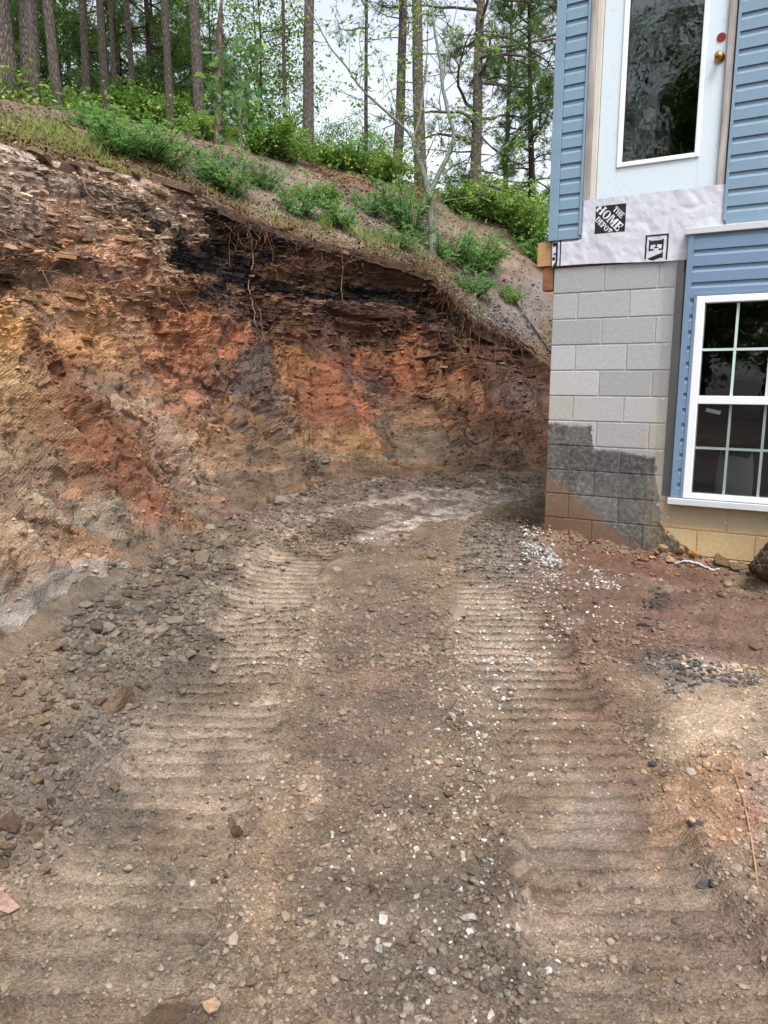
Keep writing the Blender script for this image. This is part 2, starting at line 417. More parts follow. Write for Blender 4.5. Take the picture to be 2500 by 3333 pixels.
# ------------------------------------------------------------------ cut bank
# hillside control points (photo pixel, distance) above the crest; thin plate surface
HCTRL = [pix(*q) for q in [(-300, 310, 10), (0, 315, 10.2), (200, 365, 11.5), (420, 400, 12.5), (640, 440, 14), (900, 500, 15), (1250, 590, 16), (1450, 645, 16.3), (1560, 690, 16.6), (1660, 735, 17), (1770, 835, 17), (1790, 1000, 14.6)]]
HCTRL += [np.array(p) for p in [(-7, 0, 1.6), (-9, 5, 5), (-7, -6, .9), (-9, 14, 6.4), (-5, 20, 6.6), (1, 23, 5.8), (5, 22, 4.2), (9, 18, 1.0), (14, 20, .6), (9, 28, 2.4), (0, 34, 5.0), (-12, 30, 6.8), (-16, 0, 3.4), (-16, -12, 2.2), (16, 30, 0.4)]]
HCTRL += [c for c in CREST]
HCTRL = np.array(HCTRL)
def _tps(r2): return r2 * np.log(r2 + 1e-9)
_n = len(HCTRL)
_K = _tps(((HCTRL[:, None, :2] - HCTRL[None, :, :2]) ** 2).sum(-1)) + .3 * np.eye(_n)
_A = np.zeros((_n + 3, _n + 3)); _A[:_n, :_n] = _K; _A[:_n, _n] = 1; _A[:_n, _n + 1:] = HCTRL[:, :2]; _A[_n:, :_n] = _A[:_n, _n:].T
_w = np.linalg.solve(_A, np.concatenate([HCTRL[:, 2], np.zeros(3)]))
def hill_z(x, y):
    x = np.asarray(x, float); y = np.asarray(y, float); sh = x.shape; q = np.stack([x.ravel(), y.ravel()], 1)
    z = _tps(((q[:, None] - HCTRL[None, :, :2]) ** 2).sum(-1)) @ _w[:_n] + _w[_n] + q @ _w[_n + 1:]
    return np.clip(z, -1.5, 8).reshape(sh)
# stations along the bank, denser where it is in view
uu = []
u0 = 0.
_L = np.linalg.norm(np.diff((TOE + CREST[:, :2]) / 2, axis=0), axis=1)
while u0 < NS - 1:
    uu.append(u0); k = min(int(u0), NS - 2)
    st = .0135 if 4.3 <= u0 <= 14.6 else (.03 if 3.2 <= u0 < 15.5 else .3)
    u0 += st / _L[k]
uu = np.array(uu)
BT, BC = spline(TOE, uu), spline(CREST, uu)
BC[:, 2] = hill_z(BC[:, 0], BC[:, 1])
BZ0 = ground_base(BT[:, 0], BT[:, 1])
NT = 350; tt = np.concatenate([[-.07, -.03], np.linspace(0, 1, NT)]); NTT = len(tt)
steep = smooth(6.0, 9.0, uu) * smooth(16, 13, uu)          # the far face is steeper, with a small overhang under the sod
tc = np.clip(tt, 0, 1)
hf = (1 - steep)[:, None] * (tc ** .95)[None] + steep[:, None] * (1 - (1 - tc) ** 1.35)[None]
hf = hf + (tt - tc)[None] * .6
XY = BT[:, None] * (1 - hf)[..., None] + BC[:, None, :2] * hf[..., None]
ZZ = BZ0[:, None] + (BC[:, 2] - BZ0)[:, None] * tt[None]
BP = np.concatenate([XY, ZZ[..., None]], -1)
SS = np.concatenate([[0], np.cumsum(np.linalg.norm(np.diff((BT + BC[:, :2]) / 2, axis=0), axis=1))])
du = np.gradient(BP, axis=0); dt = np.gradient(BP, axis=1)
BN = np.cross(du, dt); BN /= np.linalg.norm(BN, axis=-1)[..., None] + 1e-9
if BN[len(uu) // 2, 100] @ np.array([0, -1, .3]) < 0: BN = -BN
nS = len(uu)
P = BP.reshape(-1, 3); S = np.repeat(SS, NTT); T = np.tile(tt, nS); UU = np.repeat(uu, NTT)
Q = np.stack([S, P[:, 2], 0 * S], 1)
big = fbm(P, .75, 3, 1) - .5
zone = smooth(.38, .64, T + .5 * big)                       # bedded shale in the upper half
left = smooth(9.3, 7, UU)
_A1 = np.concatenate([[0], np.cumsum(np.diff(SS) * .30 * smooth(8.6, 7.4, uu[1:]))]); _A1 -= _A1[np.argmin(np.abs(uu - 7.2))]; tiltS = np.repeat(_A1, NTT)
bed = P[:, 2] + tiltS * (1 - zone) + .05 * (S - 14) * smooth(8, 11, UU) + .3 * (fbm(P, .5, 2, 4) - .5) + .05 * (fbm(P, 3, 2, 6) - .5)
def ledge(th, wid, s):
    b = bed / th + .6 * (noise(Q, 1.3 / wid * .3, s + 2) - .5); i_ = np.floor(b).astype(np.int64); fr = b - i_
    w = S / wid + 3.7 * hash1(i_, 0, s) + .8 * (noise(Q, 2.2, s + 5) - .5); j = np.floor(w).astype(np.int64)
    r = hash1(i_, j, s + 1)
    return r - .5 + .35 * (fr - .5)
L1 = ledge(.17, .8, 3); L2 = ledge(.058, .55, 11); L3 = ledge(.027, .3, 23)
dia = S * 1.0 + P[:, 2] * (.45 * left + .16)                 # scrape and rill lines run down to the right
G = np.stack([dia * 2.6, P[:, 2] * .3, 0 * S], 1)
rid = 1 - np.abs(2 * fbm(G, 1., 3, 61) - 1)
G2 = np.stack([dia * 6.5, P[:, 2] * .9, 0 * S], 1)
rid2 = 1 - np.abs(2 * fbm(G2, 1., 2, 71) - 1)
PB = P * np.array([1, 1, 1.15]); bil = np.abs(2 * fbm(PB, 4.5, 2, 301) - 1) + .5 * np.abs(2 * noise(PB, 12, 303) - 1) + .14 * np.abs(2 * noise(PB, 27, 305) - 1)
lump = fbm(P, 3.2, 4, 81) - .5; fine = fbm(P, 10, 3, 91) - .5; micro = noise(P, 42, 95) - .5
top = smooth(1.0, .93, T)
D = .30 * big + zone * (.16 * L1 + .075 * L2 + .02 * L3) + (1 - zone) * (.06 * L1 + (.04 * L2 + .012 * L3) * (1 - .65 * left)) * (.3 + 1.4 * smooth(.4, .62, fbm(P, 1.3, 3, 222)))
D += smooth(.8, .45, T) * smooth(.02, .2, T) * (-.30 * (rid - .55) - .05 * (rid2 - .5))
D += (1 - .8 * zone) * .06 * (bil - .7)
D += .15 * lump + .036 * fine + .008 * micro
D *= (.06 + .94 * top) * (.35 + .65 * smooth(-.02, .15, T))
# hollow with the pale clay face at the lower left, undercut black seam under the sod at the centre
px_, py_ = project(P)
D -= .22 * np.exp(-(((px_ - 150) / 190) ** 2 + ((py_ - 1960) / 140) ** 2))
D -= .16 * steep[np.repeat(np.arange(nS), NTT)] * smooth(.70, .8, T) * smooth(.97, .9, T) * (.3 + fbm(P, 1.4, 3, 44))
N3 = BN.reshape(-1, 3)
PD = P + N3 * D[:, None]
BANK_PATCH = [
    # upper left shale, tan below
    (150, 640, 480, 230, 8, (180, 158, 140), 1.), (480, 720, 330, 170, 25, (176, 152, 130), .95), (430, 790, 260, 120, 15, (176, 148, 118), .7), (250, 900, 330, 160, 10, (170, 124, 90), .8), (420, 1030, 160, 70, 20, (170, 134, 100), .7),
    (200, 600, 180, 18, 12, (60, 52, 48), .6), (330, 660, 200, 20, 14, (58, 50, 46), .6), (60, 750, 130, 60, 10, (84, 68, 58), .6), (60, 880, 120, 40, 8, (48, 42, 40), .7), (240, 860, 160, 30, 10, (70, 60, 54), .6), (130, 1010, 120, 60, 0, (160, 148, 138), .5),  # thin dark bands put the shade of crevices into the rock colour
    # ochre / rust left
    (90, 1060, 220, 100, 5, (186, 136, 70), .9), (310, 1100, 160, 120, 20, (176, 124, 72), .7), (620, 1130, 140, 180, 10, (172, 104, 56), .85), (640, 1240, 150, 60, 0, (176, 118, 84), .6), (260, 1210, 160, 90, 30, (122, 70, 42), .8), (60, 1260, 160, 110, 0, (172, 136, 90), .8), (420, 1290, 170, 60, 40, (146, 126, 106), .7), (560, 1330, 130, 70, 10, (168, 120, 86), .6),
    (330, 1440, 210, 120, 42, (124, 74, 44), .85), (480, 1590, 170, 70, 42, (120, 76, 54), .6), (170, 1490, 150, 60, 42, (104, 90, 76), .6), (60, 1480, 120, 110, 0, (150, 124, 92), .7), (130, 1660, 200, 140, 20, (138, 116, 94), .7), (300, 1640, 190, 60, 35, (128, 118, 102), .6),
    (600, 1450, 40, 190, -28, (176, 158, 136), .6), (690, 1510, 40, 130, -30, (178, 156, 126), .6), (590, 1480, 50, 110, -25, (120, 78, 60), .6), (400, 1660, 120, 50, 10, (120, 116, 100), .6), (520, 1640, 60, 70, 0, (142, 84, 56), .7),
    (60, 1780, 170, 90, 10, (150, 124, 96), .8), (260, 1760, 120, 50, 10, (160, 128, 100), .6), (190, 1915, 150, 130, 15, (146, 142, 132), .85), (330, 1830, 90, 40, 0, (152, 146, 134), .7), (230, 1870, 130, 30, -20, (86, 76, 74), .6), (60, 2030, 120, 110, 0, (94, 80, 72), .75), (380, 1890, 130, 50, 0, (126, 110, 92), .6),
    (480, 1840, 60, 30, 0, (166, 160, 150), .5),
    # black shale at the centre
    (760, 780, 220, 90, 12, (70, 56, 50), .85), (1150, 900, 420, 130, 10, (58, 44, 40), .9), (700, 840, 130, 40, 10, (38, 33, 33), .85), (860, 870, 280, 75, 15, (36, 30, 30), .9), (680, 940, 90, 60, -20, (36, 32, 34), .85), (1000, 930, 330, 60, 9, (38, 31, 31), .85), (1300, 980, 250, 75, 13, (32, 28, 29), .95), (1250, 900, 180, 30, 12, (128, 88, 66), .6), (960, 980, 130, 28, 9, (150, 102, 76), .7), (900, 860, 60, 30, 8, (150, 104, 76), .6), (1060, 870, 140, 36, 14, (140, 96, 72), .6), (1370, 880, 80, 30, 10, (116, 84, 64), .6),
    (820, 1010, 260, 60, 5, (84, 62, 56), .8), (1200, 1060, 360, 70, 6, (82, 60, 54), .8),
    # mid face purple brown with orange lenses
    (1000, 1180, 460, 150, 0, (98, 64, 52), .85), (740, 1120, 60, 160, 5, (88, 72, 64), .7), (830, 1220, 50, 130, 10, (100, 88, 82), .7), (680, 1100, 60, 110, 0, (176, 108, 58), .65), (770, 1090, 40, 60, 0, (178, 98, 50), .7),
    (955, 1190, 55, 90, 8, (168, 112, 58), .95), (1070, 1310, 100, 120, 5, (154, 90, 48), .9), (1110, 1170, 45, 45, 0, (160, 92, 56), .7), (1060, 1360, 100, 60, 0, (124, 76, 52), .7), (1180, 1310, 40, 70, 0, (168, 92, 52), .8), (1260, 1190, 100, 50, 30, (154, 90, 50), .9), (1340, 1120, 30, 80, 0, (162, 102, 54), .95), (1370, 1200, 60, 60, 30, (156, 88, 54), .7), (1510, 1190, 70, 80, 40, (158, 96, 52), .95), (1560, 1290, 60, 60, 40, (160, 90, 56), .7), (1440, 1340, 60, 30, 0, (164, 96, 56), .6), (1240, 1380, 40, 40, 0, (164, 90, 50), .6), (1640, 1370, 60, 60, 30, (140, 78, 50), .6),
    (880, 1330, 50, 150, 12, (98, 82, 74), .6), (1240, 1220, 60, 60, 40, (90, 76, 76), .6), (1130, 1230, 30, 110, -10, (78, 62, 58), .6),
    (1650, 1150, 170, 170, 40, (110, 74, 58), .85), (1720, 1280, 110, 50, 42, (128, 104, 92), .7), (1600, 1400, 220, 90, 15, (116, 76, 58), .8),
    # lower olive grey
    (1050, 1450, 260, 60, 3, (128, 108, 80), .8), (1380, 1430, 130, 90, 0, (122, 112, 88), .8), (1080, 1490, 110, 36, 10, (98, 90, 84), .6), (1290, 1430, 26, 50, 0, (66, 60, 64), .8), (1130, 1420, 180, 26, 0, (166, 116, 64), .6), (1500, 1450, 140, 70, 0, (116, 96, 78), .7), (1650, 1500, 160, 60, 0, (112, 92, 74), .7), (1340, 1500, 70, 20, 0, (160, 104, 56), .5),
    (1150, 1550, 420, 50, 0, (100, 82, 66), .8), (850, 1550, 120, 130, 20, (106, 88, 70), .7), (760, 1700, 200, 80, 30, (112, 92, 76), .7), (600, 1800, 260, 60, 20, (114, 100, 84), .7), (1500, 1030, 60, 90, 20, (96, 72, 60), .8)]
# beds differ in colour, and the stains follow beds and blocks
BB = bed
bi = np.floor(BB / .06 + 1.2 * noise(Q, 1.6, 8)).astype(np.int64); bj = np.floor(S / .22 + 5 * hash1(bi, 0, 5) + noise(Q, 4, 19)).astype(np.int64)
BCOL = paint(P, (138, 105, 78), BANK_PATCH, 36, 5, .9 * (hash1(bi, bj, 29) - .5), .13)
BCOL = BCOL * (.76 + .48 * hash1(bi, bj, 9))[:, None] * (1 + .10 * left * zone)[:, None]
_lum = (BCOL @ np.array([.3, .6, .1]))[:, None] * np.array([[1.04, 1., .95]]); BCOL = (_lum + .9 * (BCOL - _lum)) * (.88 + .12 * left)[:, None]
i = (np.arange(nS - 1)[:, None] * NTT + np.arange(NTT - 1)[None]).ravel()
F = np.stack([i, i + NTT, i + NTT + 1, i + 1], 1)
M_bank = earth_mat('cut_shale', [(55, .7, .03, 'n')], .4)
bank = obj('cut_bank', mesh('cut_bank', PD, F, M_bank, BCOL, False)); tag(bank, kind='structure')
PDg = PD.reshape(nS, NTT, 3)

# ------------------------------------------------------------------ hillside above the cut
ww = [-.05, -.035, -.015, 0.]
s_ = .035
while ww[-1] < 60: ww.append(ww[-1] + s_); s_ = min(s_ * 1.035, 3)
ww = np.array(ww)
sel = np.arange(0, nS, 3); cs = BC[sel]
tg = np.gradient(cs[:, :2], axis=0); tg /= np.linalg.norm(tg, axis=1)[:, None] + 1e-9
od = np.stack([-tg[:, 1], tg[:, 0]], 1)
ker = np.ones(41) / 41
od = np.stack([np.convolve(np.pad(od[:, k], 20, mode='edge'), ker, 'valid') for k in (0, 1)], 1); od /= np.linalg.norm(od, axis=1)[:, None]
HX = cs[:, None, 0] + od[:, None, 0] * ww[None]; HY = cs[:, None, 1] + od[:, None, 1] * ww[None]
HZ = np.zeros_like(HX)
for a in range(0, len(sel), 50): HZ[a:a + 50] = hill_z(HX[a:a + 50], HY[a:a + 50])
HP = np.stack([HX, HY, HZ], -1).reshape(-1, 3); W = np.tile(ww, len(sel))
def hill_detail(P): return .16 * (fbm(P * [1, 1, 0], .9, 4, 31) - .5) + .09 * (fbm(P * [1, 1, 0], 4, 4, 37) - .5) + .03 * (fbm(P * [1, 1, 0], 20, 2, 39) - .5)
nw = len(ww)
rimn = np.repeat(spline(np.stack([hash1(np.arange(400), 0, 3), hash1(np.arange(400), 1, 3)], 1), np.clip(SS[sel] * 3.3, 0, 398)), nw, 0)
rim = smooth(.22, .02, W); ODr = np.repeat(od, nw, 0); jag = fbm(HP, 9, 3, 66) - .5
HP[:, :2] += ODr * (rim * (.05 * (rimn[:, 0] - .5) + .05 * jag))[:, None]
HP[:, 2] += -rim * (.02 * rimn[:, 1] + .04 * jag) - rim * .10 * np.repeat(smooth(12.2, 13.5, uu[sel]), nw)
HP[:, 2] += hill_detail(HP) * smooth(0, .25, W) - .10 * smooth(.0, -.05, W) - .012
HILL_PATCH = [(300, 420, 500, 60, 10, (120, 104, 86), .7), (750, 480, 300, 60, 15, (128, 106, 88), .8), (950, 620, 200, 90, 15, (134, 116, 102), .8), (1180, 600, 160, 50, 20, (140, 98, 70), .8), (1180, 640, 60, 60, 30, (130, 84, 58), .6), (1250, 720, 250, 100, 15, (132, 120, 106), .7),
    (1620, 800, 200, 150, 40, (140, 114, 98), .85), (1600, 1000, 160, 100, 40, (128, 118, 116), .85), (1720, 1000, 90, 130, 40, (124, 112, 110), .8), (1700, 740, 90, 30, 30, (156, 118, 84), .7), (1500, 930, 100, 90, 30, (118, 100, 86), .7), (700, 560, 120, 60, 20, (112, 98, 92), .7)]
HCOL = paint(HP, (106, 90, 68), HILL_PATCH, 36, 9)
far_ = smooth(7, 12, W)[:, None]; HCOL = HCOL * (1 - far_) + lin((84, 76, 50)) * far_
_rm = smooth(.09, .01, W)[:, None]; HCOL = HCOL * (1 - _rm) + lin((74, 58, 46)) * _rm
nw = len(ww)
i = (np.arange(len(sel) - 1)[:, None] * nw + np.arange(nw - 1)[None]).ravel()
F = np.stack([i, i + nw, i + nw + 1, i + 1], 1)
M_hill = earth_mat('hill_soil', [(60, .7, .03, 'n')], .35)
hill = obj('hillside', mesh('hillside', HP, F, M_hill, HCOL, True)); tag(hill, kind='structure')
def hpix(px, py, t0=14.):
    """photo pixel -> point on the hillside (march along the ray)"""
    d = ray(px, py); ts = np.arange(5., 45., .08); X = d[None] * ts[:, None] + np.array([0, 0, EYE])
    z = hill_z(X[:, 0], X[:, 1]); w = toe_dist(X[:, 0], X[:, 1])
    hit = np.where((X[:, 2] < z) & (w < -1.55))[0]
    if len(hit): return X[hit[0]]
    X = d * t0 + np.array([0, 0, EYE]); X[2] = hill_z(np.array([X[0]]), np.array([X[1]]))[0]; return X
#__PART2__
# ------------------------------------------------------------------ house
house = empty('house', (HC[0], HC[1], 0), -WA)      # local x runs along the front wall, y into the house, z up
tag(house, 'blue sided house corner on a stained concrete block foundation', 'house')
zt = HTOP                                           # top of the blocks; wall heights below are given relative to it
M_siding = flat_mat('pale_blue_vinyl', lin((120, 145, 165)), .45, .12, 3.5, .4)
M_siding2 = flat_mat('new_blue_vinyl', lin((110, 134, 160)), .4, .04, 6, .4)
M_white = flat_mat('white_vinyl', lin((226, 230, 234)), .35, .03, 8, .4)
M_trimg = flat_mat('grey_white_trim', lin((192, 196, 200)), .5, .06, 10)
M_black = flat_mat('black_print', (.012, .012, .014), .6, .2, 40)
M_print = flat_mat('white_print', lin((205, 208, 216)), .6, .05, 30)
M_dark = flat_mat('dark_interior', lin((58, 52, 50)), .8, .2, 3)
def wood_mat(name, c1, c2, sc=(6, 6, 60), rough=.75):
    m = Mat(name); m.i('Roughness', rough)
    v = m.obco(scale=sc); f = m.noise(1.2, 6, .7, v, .6)
    m.color(m.ramp(f, [(.28, c1), (.5, tuple((np.array(c1) + c2) / 2)), (.72, c2)])); m.bump(f, .3, .01); return m.m
M_weath = wood_mat('weathered_wood', lin((112, 102, 96)), lin((190, 186, 180)), (14, 14, 1.2))
M_lumber = wood_mat('treated_lumber', lin((142, 106, 70)), lin((186, 150, 106)), (3, 3, 14))
M_lumber2 = wood_mat('dark_lumber', lin((96, 62, 40)), lin((150, 104, 70)), (3, 3, 14))
# --- block material, stains tied to the house
def block_material():
    m = Mat('concrete_block'); m.i('Roughness', .92); m.i('Specular IOR Level', .15)
    v = m.obco(house); sx = m.n('ShaderNodeSeparateXYZ'); m.l(v, sx.inputs[0])
    nw_ = m.math('SUBTRACT', m.noise(5, 5, .7, v), .5); nf = m.noise(38, 4, .75, v); grain = m.noise(170, 2, .6, v)
    u = m.math('ADD', sx.outputs[0], m.math('MULTIPLY', m.math('ADD', nw_, m.math('MULTIPLY', m.math('SUBTRACT', nf, .5), .5)), .13))
    vv = m.math('ADD', m.math('SUBTRACT', sx.outputs[2], zt), m.math('MULTIPLY', m.math('ADD', nw_, m.math('MULTIPLY', m.math('SUBTRACT', nf, .5), .6)), .10))
    rnd = m.n('ShaderNodeObjectInfo').outputs['Random']
    base = m.mix(rnd, lin((146, 148, 151)), lin((176, 178, 181)))
    # yellow mineral bleeding at the corner and under the window
    tan = m.math('MULTIPLY', m.ramp(m.math('MULTIPLY', u, -1), [(0., 0.), (1., 1.)]), 0)
    low = m.ramp(m.math('ADD', m.math('MULTIPLY', vv, -.4), 0), [(.26, 0.), (.44, .35), (.60, .5), (.74, 1.)])
    rgt = m.ramp(u, [(.0, .62), (.30, .30), (.55, .12), (.80, .25), (.95, 1.)])
    tan = m.math('MULTIPLY', m.math('MULTIPLY', low, rgt), m.math('ADD', m.math('MULTIPLY', nf, .8), .5), clamp=True)
    c = m.mix(tan, base, lin((198, 172, 128)))
    c = m.mix(1, c, m.ramp(nf, [(.3, .88), (.7, 1.1)]), 'MULTIPLY')
    # black damp proofing, stepped upper edge
    r = lambda v_: (v_ + 2.6) / 1.6
    top = m.ramp(m.math('MULTIPLY', u, 1 / 1.5), [(0, r(-1.235)), (.248, r(-1.235)), (.256, r(-1.435)), (.41, r(-1.437)), (.42, r(-1.46)), (.585, r(-1.47)), (.60, r(-1.60)), (.645, r(-2.02)), (.665, r(-2.06)), (.835, r(-2.24)), (.85, r(-2.42)), (.87, r(-2.6))])
    cov = m.math('MULTIPLY', m.math('SUBTRACT', top, m.math('MULTIPLY', m.math('ADD', vv, 2.6), 1 / 1.6)), 60, clamp=True)
    blot = m.ramp(m.noise(26, 6, .8, v), [(.30, .35), (.5, .88), (.62, .97)])
    worn = m.ramp(m.noise(3.0, 3, .6, v), [(.35, .78), (.6, 1.)])
    cov = m.math('MULTIPLY', m.math('MULTIPLY', cov, blot), worn)
    coat = m.mix(nf, lin((30, 32, 34)), lin((72, 71, 68)))
    c = m.mix(cov, c, coat)
    # red mud splashed up in a wedge at the corner
    line = m.math('SUBTRACT', m.math('SUBTRACT', -1.62, m.math('MULTIPLY', u, .70)), vv)
    mud = m.math('MULTIPLY', m.math('MULTIPLY', line, 12, clamp=True), m.ramp(m.noise(9, 5, .7, v), [(.25, .62), (.7, .95)]))
    dp = m.math('MULTIPLY', line, 1.3, clamp=True)
    c = m.mix(mud, c, m.mix(dp, lin((120, 96, 80)), lin((104, 66, 46))))
    m.color(c)
    m.bump(m.math('ADD', m.math('MULTIPLY', grain, .5), nf), .45, .006)
    return m.m
M_block = block_material()
# --- foundation wall: mortar core with every block a piece of its own
UEND = 4.064; NC = 13; MJ = .0048
wm = MB(); OP0, OP1 = 1.016, 2.032                 # window opening in block units of the front wall
zb = zt - NC * .2032
for (a, b, c, d) in ((.008, OP0, zb, zt - .004), (OP0, OP1, zb, zt - 9 * .2032), (OP1, UEND, zb, zt - .004)):
    wm.box((a + (0 if a < .01 else -.0), .007, c), (b, .19, d))
wm.box((.007, .19, zb), (.19, 6.2, zt - .004))
fw = wm.build('foundation_wall', M_block, house)
def block_mesh(L):
    return MB().box((MJ, 0, MJ), (L - MJ, .16, .2032 - MJ), .004).mesh('cinder_block', M_block)
BMS = {}
def put_block(u0, u1, k, side=False):
    L = round(u1 - u0, 4)
    if L < .06: return
    if L not in BMS: BMS[L] = block_mesh(L)
    j = random.uniform(-.0015, .0015)
    o = obj('cinder_block', BMS[L], fw)
    if side: o.location = (.0 + j, u1, zt - k * .2032); o.rotation_euler = (0, 0, -math.pi / 2)
    else: o.location = (u0, j, zt - k * .2032)
for k in range(1, NC + 1):
    off = 0 if k % 2 else .2032
    xs = [0] + ([off] if off else []); 
    while xs[-1] < UEND - 1e-4: xs.append(min(xs[-1] + .4064, UEND))
    for a, b in zip(xs, xs[1:]):
        if k <= 9:
            if a < OP0: put_block(a, min(b, OP0), k)
            if b > OP1: put_block(max(a, OP1), b, k)
        else: put_block(a, b, k)
    ys = [.2032 if k % 2 else .4064]
    ys = [.165] + ys if ys[0] > .17 else ys
    while ys[-1] < 3.6: ys.append(ys[-1] + .4064)
    for a, b in zip(ys, ys[1:]): put_block(a, b, k, True)
# --- shell of the house (out of view above and behind)
sh = MB()
sh.box((.02, .05, zt + .47), (.15, 6.2, zt + 3.3)); sh.box((.02, 6.05, zb), (UEND, 6.2, zt + 3.3)); sh.box((UEND - .1, .05, zb), (UEND + .05, 6.2, zt + 3.3))
sh.box((.02, .02, zt + 2.56), (UEND, .12, zt + 3.3))
sh.box((1.24, .02, zt + .0), (UEND, .12, zt + 2.56)); sh.box((.05, .02, zt + .02), (.235, .12, zt + 2.56)); sh.box((.2, .02, zt + .02), (1.24, .12, zt + .44))
sh.build('wall_shell', M_siding2, house)
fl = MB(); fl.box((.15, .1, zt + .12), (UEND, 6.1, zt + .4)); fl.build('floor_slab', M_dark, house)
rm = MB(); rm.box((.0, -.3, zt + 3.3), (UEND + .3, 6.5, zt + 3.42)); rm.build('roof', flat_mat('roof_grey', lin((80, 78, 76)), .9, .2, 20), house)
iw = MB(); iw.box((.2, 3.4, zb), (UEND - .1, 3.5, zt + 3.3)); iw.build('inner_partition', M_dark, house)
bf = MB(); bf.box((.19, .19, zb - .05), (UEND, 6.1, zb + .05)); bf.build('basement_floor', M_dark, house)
# --- sill plate, wrap, deck beam
MB().box((.0, .0, zt + .001), (1.0, .12, zt + .022), .002).build('sill_plate', M_lumber2, house)
def wrap_material():
    m = Mat('house_wrap'); m.i('Roughness', .55); v = m.obco()
    f = m.noise(14, 4, .6, v); m.color(m.mix(1, tuple(lin((196, 200, 210))), m.ramp(f, [(.3, .93), (.7, 1.05)]), 'MULTIPLY')); m.bump(m.noise(30, 3, .6, v), .25, .008); return m.m
M_wrap = wrap_material()
def wrap_off(u, z):
    P_ = np.stack([u, z * .8 + u * .25, 0 * u], 1)
    return .006 + .012 * np.abs(fbm(P_, 9, 4, 5) - .5) * 2 + .010 * (fbm(P_, 4, 3, 9) - .35)
nu, nv = 170, 64
UUx, VVx = np.meshgrid(np.linspace(-.012, 1.27, nu), np.linspace(-.004, .47, nv))
U1, V1 = UUx.ravel(), VVx.ravel(); sag = -.02 * smooth(.2, .9, U1) * smooth(.06, .0, V1)
WO = np.maximum(wrap_off(U1, V1), .003); hid = np.maximum(smooth(.225, .205, U1) * smooth(.17, .19, V1), smooth(1.235, 1.25, U1) * smooth(.17, .19, V1)); WO = WO * (1 - hid) - .009 * hid
Vw = np.stack([U1, -WO - .012, zt + V1 + .016 + sag * 1.2], 1)
i = (np.arange(nv - 1)[:, None] * nu + np.arange(nu - 1)[None]).ravel()
wr = obj('house_wrap', mesh('house_wrap', Vw, np.stack([i, i + 1, i + 1 + nu, i + nu], 1), M_wrap, None, True), house)
nside = 20
Ys, Zs = np.meshgrid(np.linspace(-.02, 3.4, 60), np.linspace(.0, .24, nside)); Vs = np.stack([-.010 - .006 * fbm(np.stack([Ys.ravel() * 2, Zs.ravel() * 2, 0 * Ys.ravel()], 1), 4, 3), Ys.ravel(), zt + .012 + Zs.ravel()], 1)
i = (np.arange(nside - 1)[:, None] * 60 + np.arange(59)[None]).ravel()
obj('house_wrap_return', mesh('house_wrap_return', Vs, np.stack([i, i + 60, i + 61, i + 1], 1), M_wrap, None, True), house)
# print on the wrap: flat letters laid on its surface
def wz(u, v): # height of the wrap above the wall at a point
    return -float(max(wrap_off(np.array([u]), np.array([v - .016]))[0], .003)) - .012
def print_polys(name, polys, mat, lift=.0016):
    """polygons in wall coordinates, cut into small pieces so they follow the wrinkles"""
    import bmesh
    b = bmesh.new()
    for pl in polys:
        vs = [b.verts.new((p[0], 0, p[1])) for p in pl]
        try: b.faces.new(vs)
        except ValueError: pass
    bmesh.ops.triangulate(b, faces=b.faces)
    for x in np.arange(-.02, 1.27, .012):
        g_ = b.verts[:] + b.edges[:] + b.faces[:]; bmesh.ops.bisect_plane(b, geom=g_, plane_co=(x, 0, 0), plane_no=(1, 0, 0))
    for z in np.arange(-.05, .5, .012):
        g_ = b.verts[:] + b.edges[:] + b.faces[:]; bmesh.ops.bisect_plane(b, geom=g_, plane_co=(0, 0, z), plane_no=(0, 0, 1))
    for v in b.verts:
        u_, z_ = v.co.x, v.co.z
        v.co = (u_, wz(u_, z_) - lift, zt + z_)
    me = bpy.data.meshes.new(name); b.to_mesh(me); b.free(); me.materials.append(mat); return obj(name, me, wr)
def ring(w0, w1, h0, n=18, squeeze=.45):
    """letter O: thick sides, thin top and bottom"""
    q = []
    for k in range(n):
        a, b = 2 * math.pi * k / n, 2 * math.pi * (k + 1) / n
        o = lambda t: (.5 * w1 + .5 * w1 * math.cos(t), .5 + .5 * math.sin(t)); ii = lambda t: (.5 * w1 + .5 * w1 * squeeze * math.cos(t), .5 + .43 * math.sin(t))
        q.append([o(a), o(b), ii(b), ii(a)])
    return q
def rc(x0, y0, x1, y1): return [(x0, y0), (x1, y0), (x1, y1), (x0, y1)]
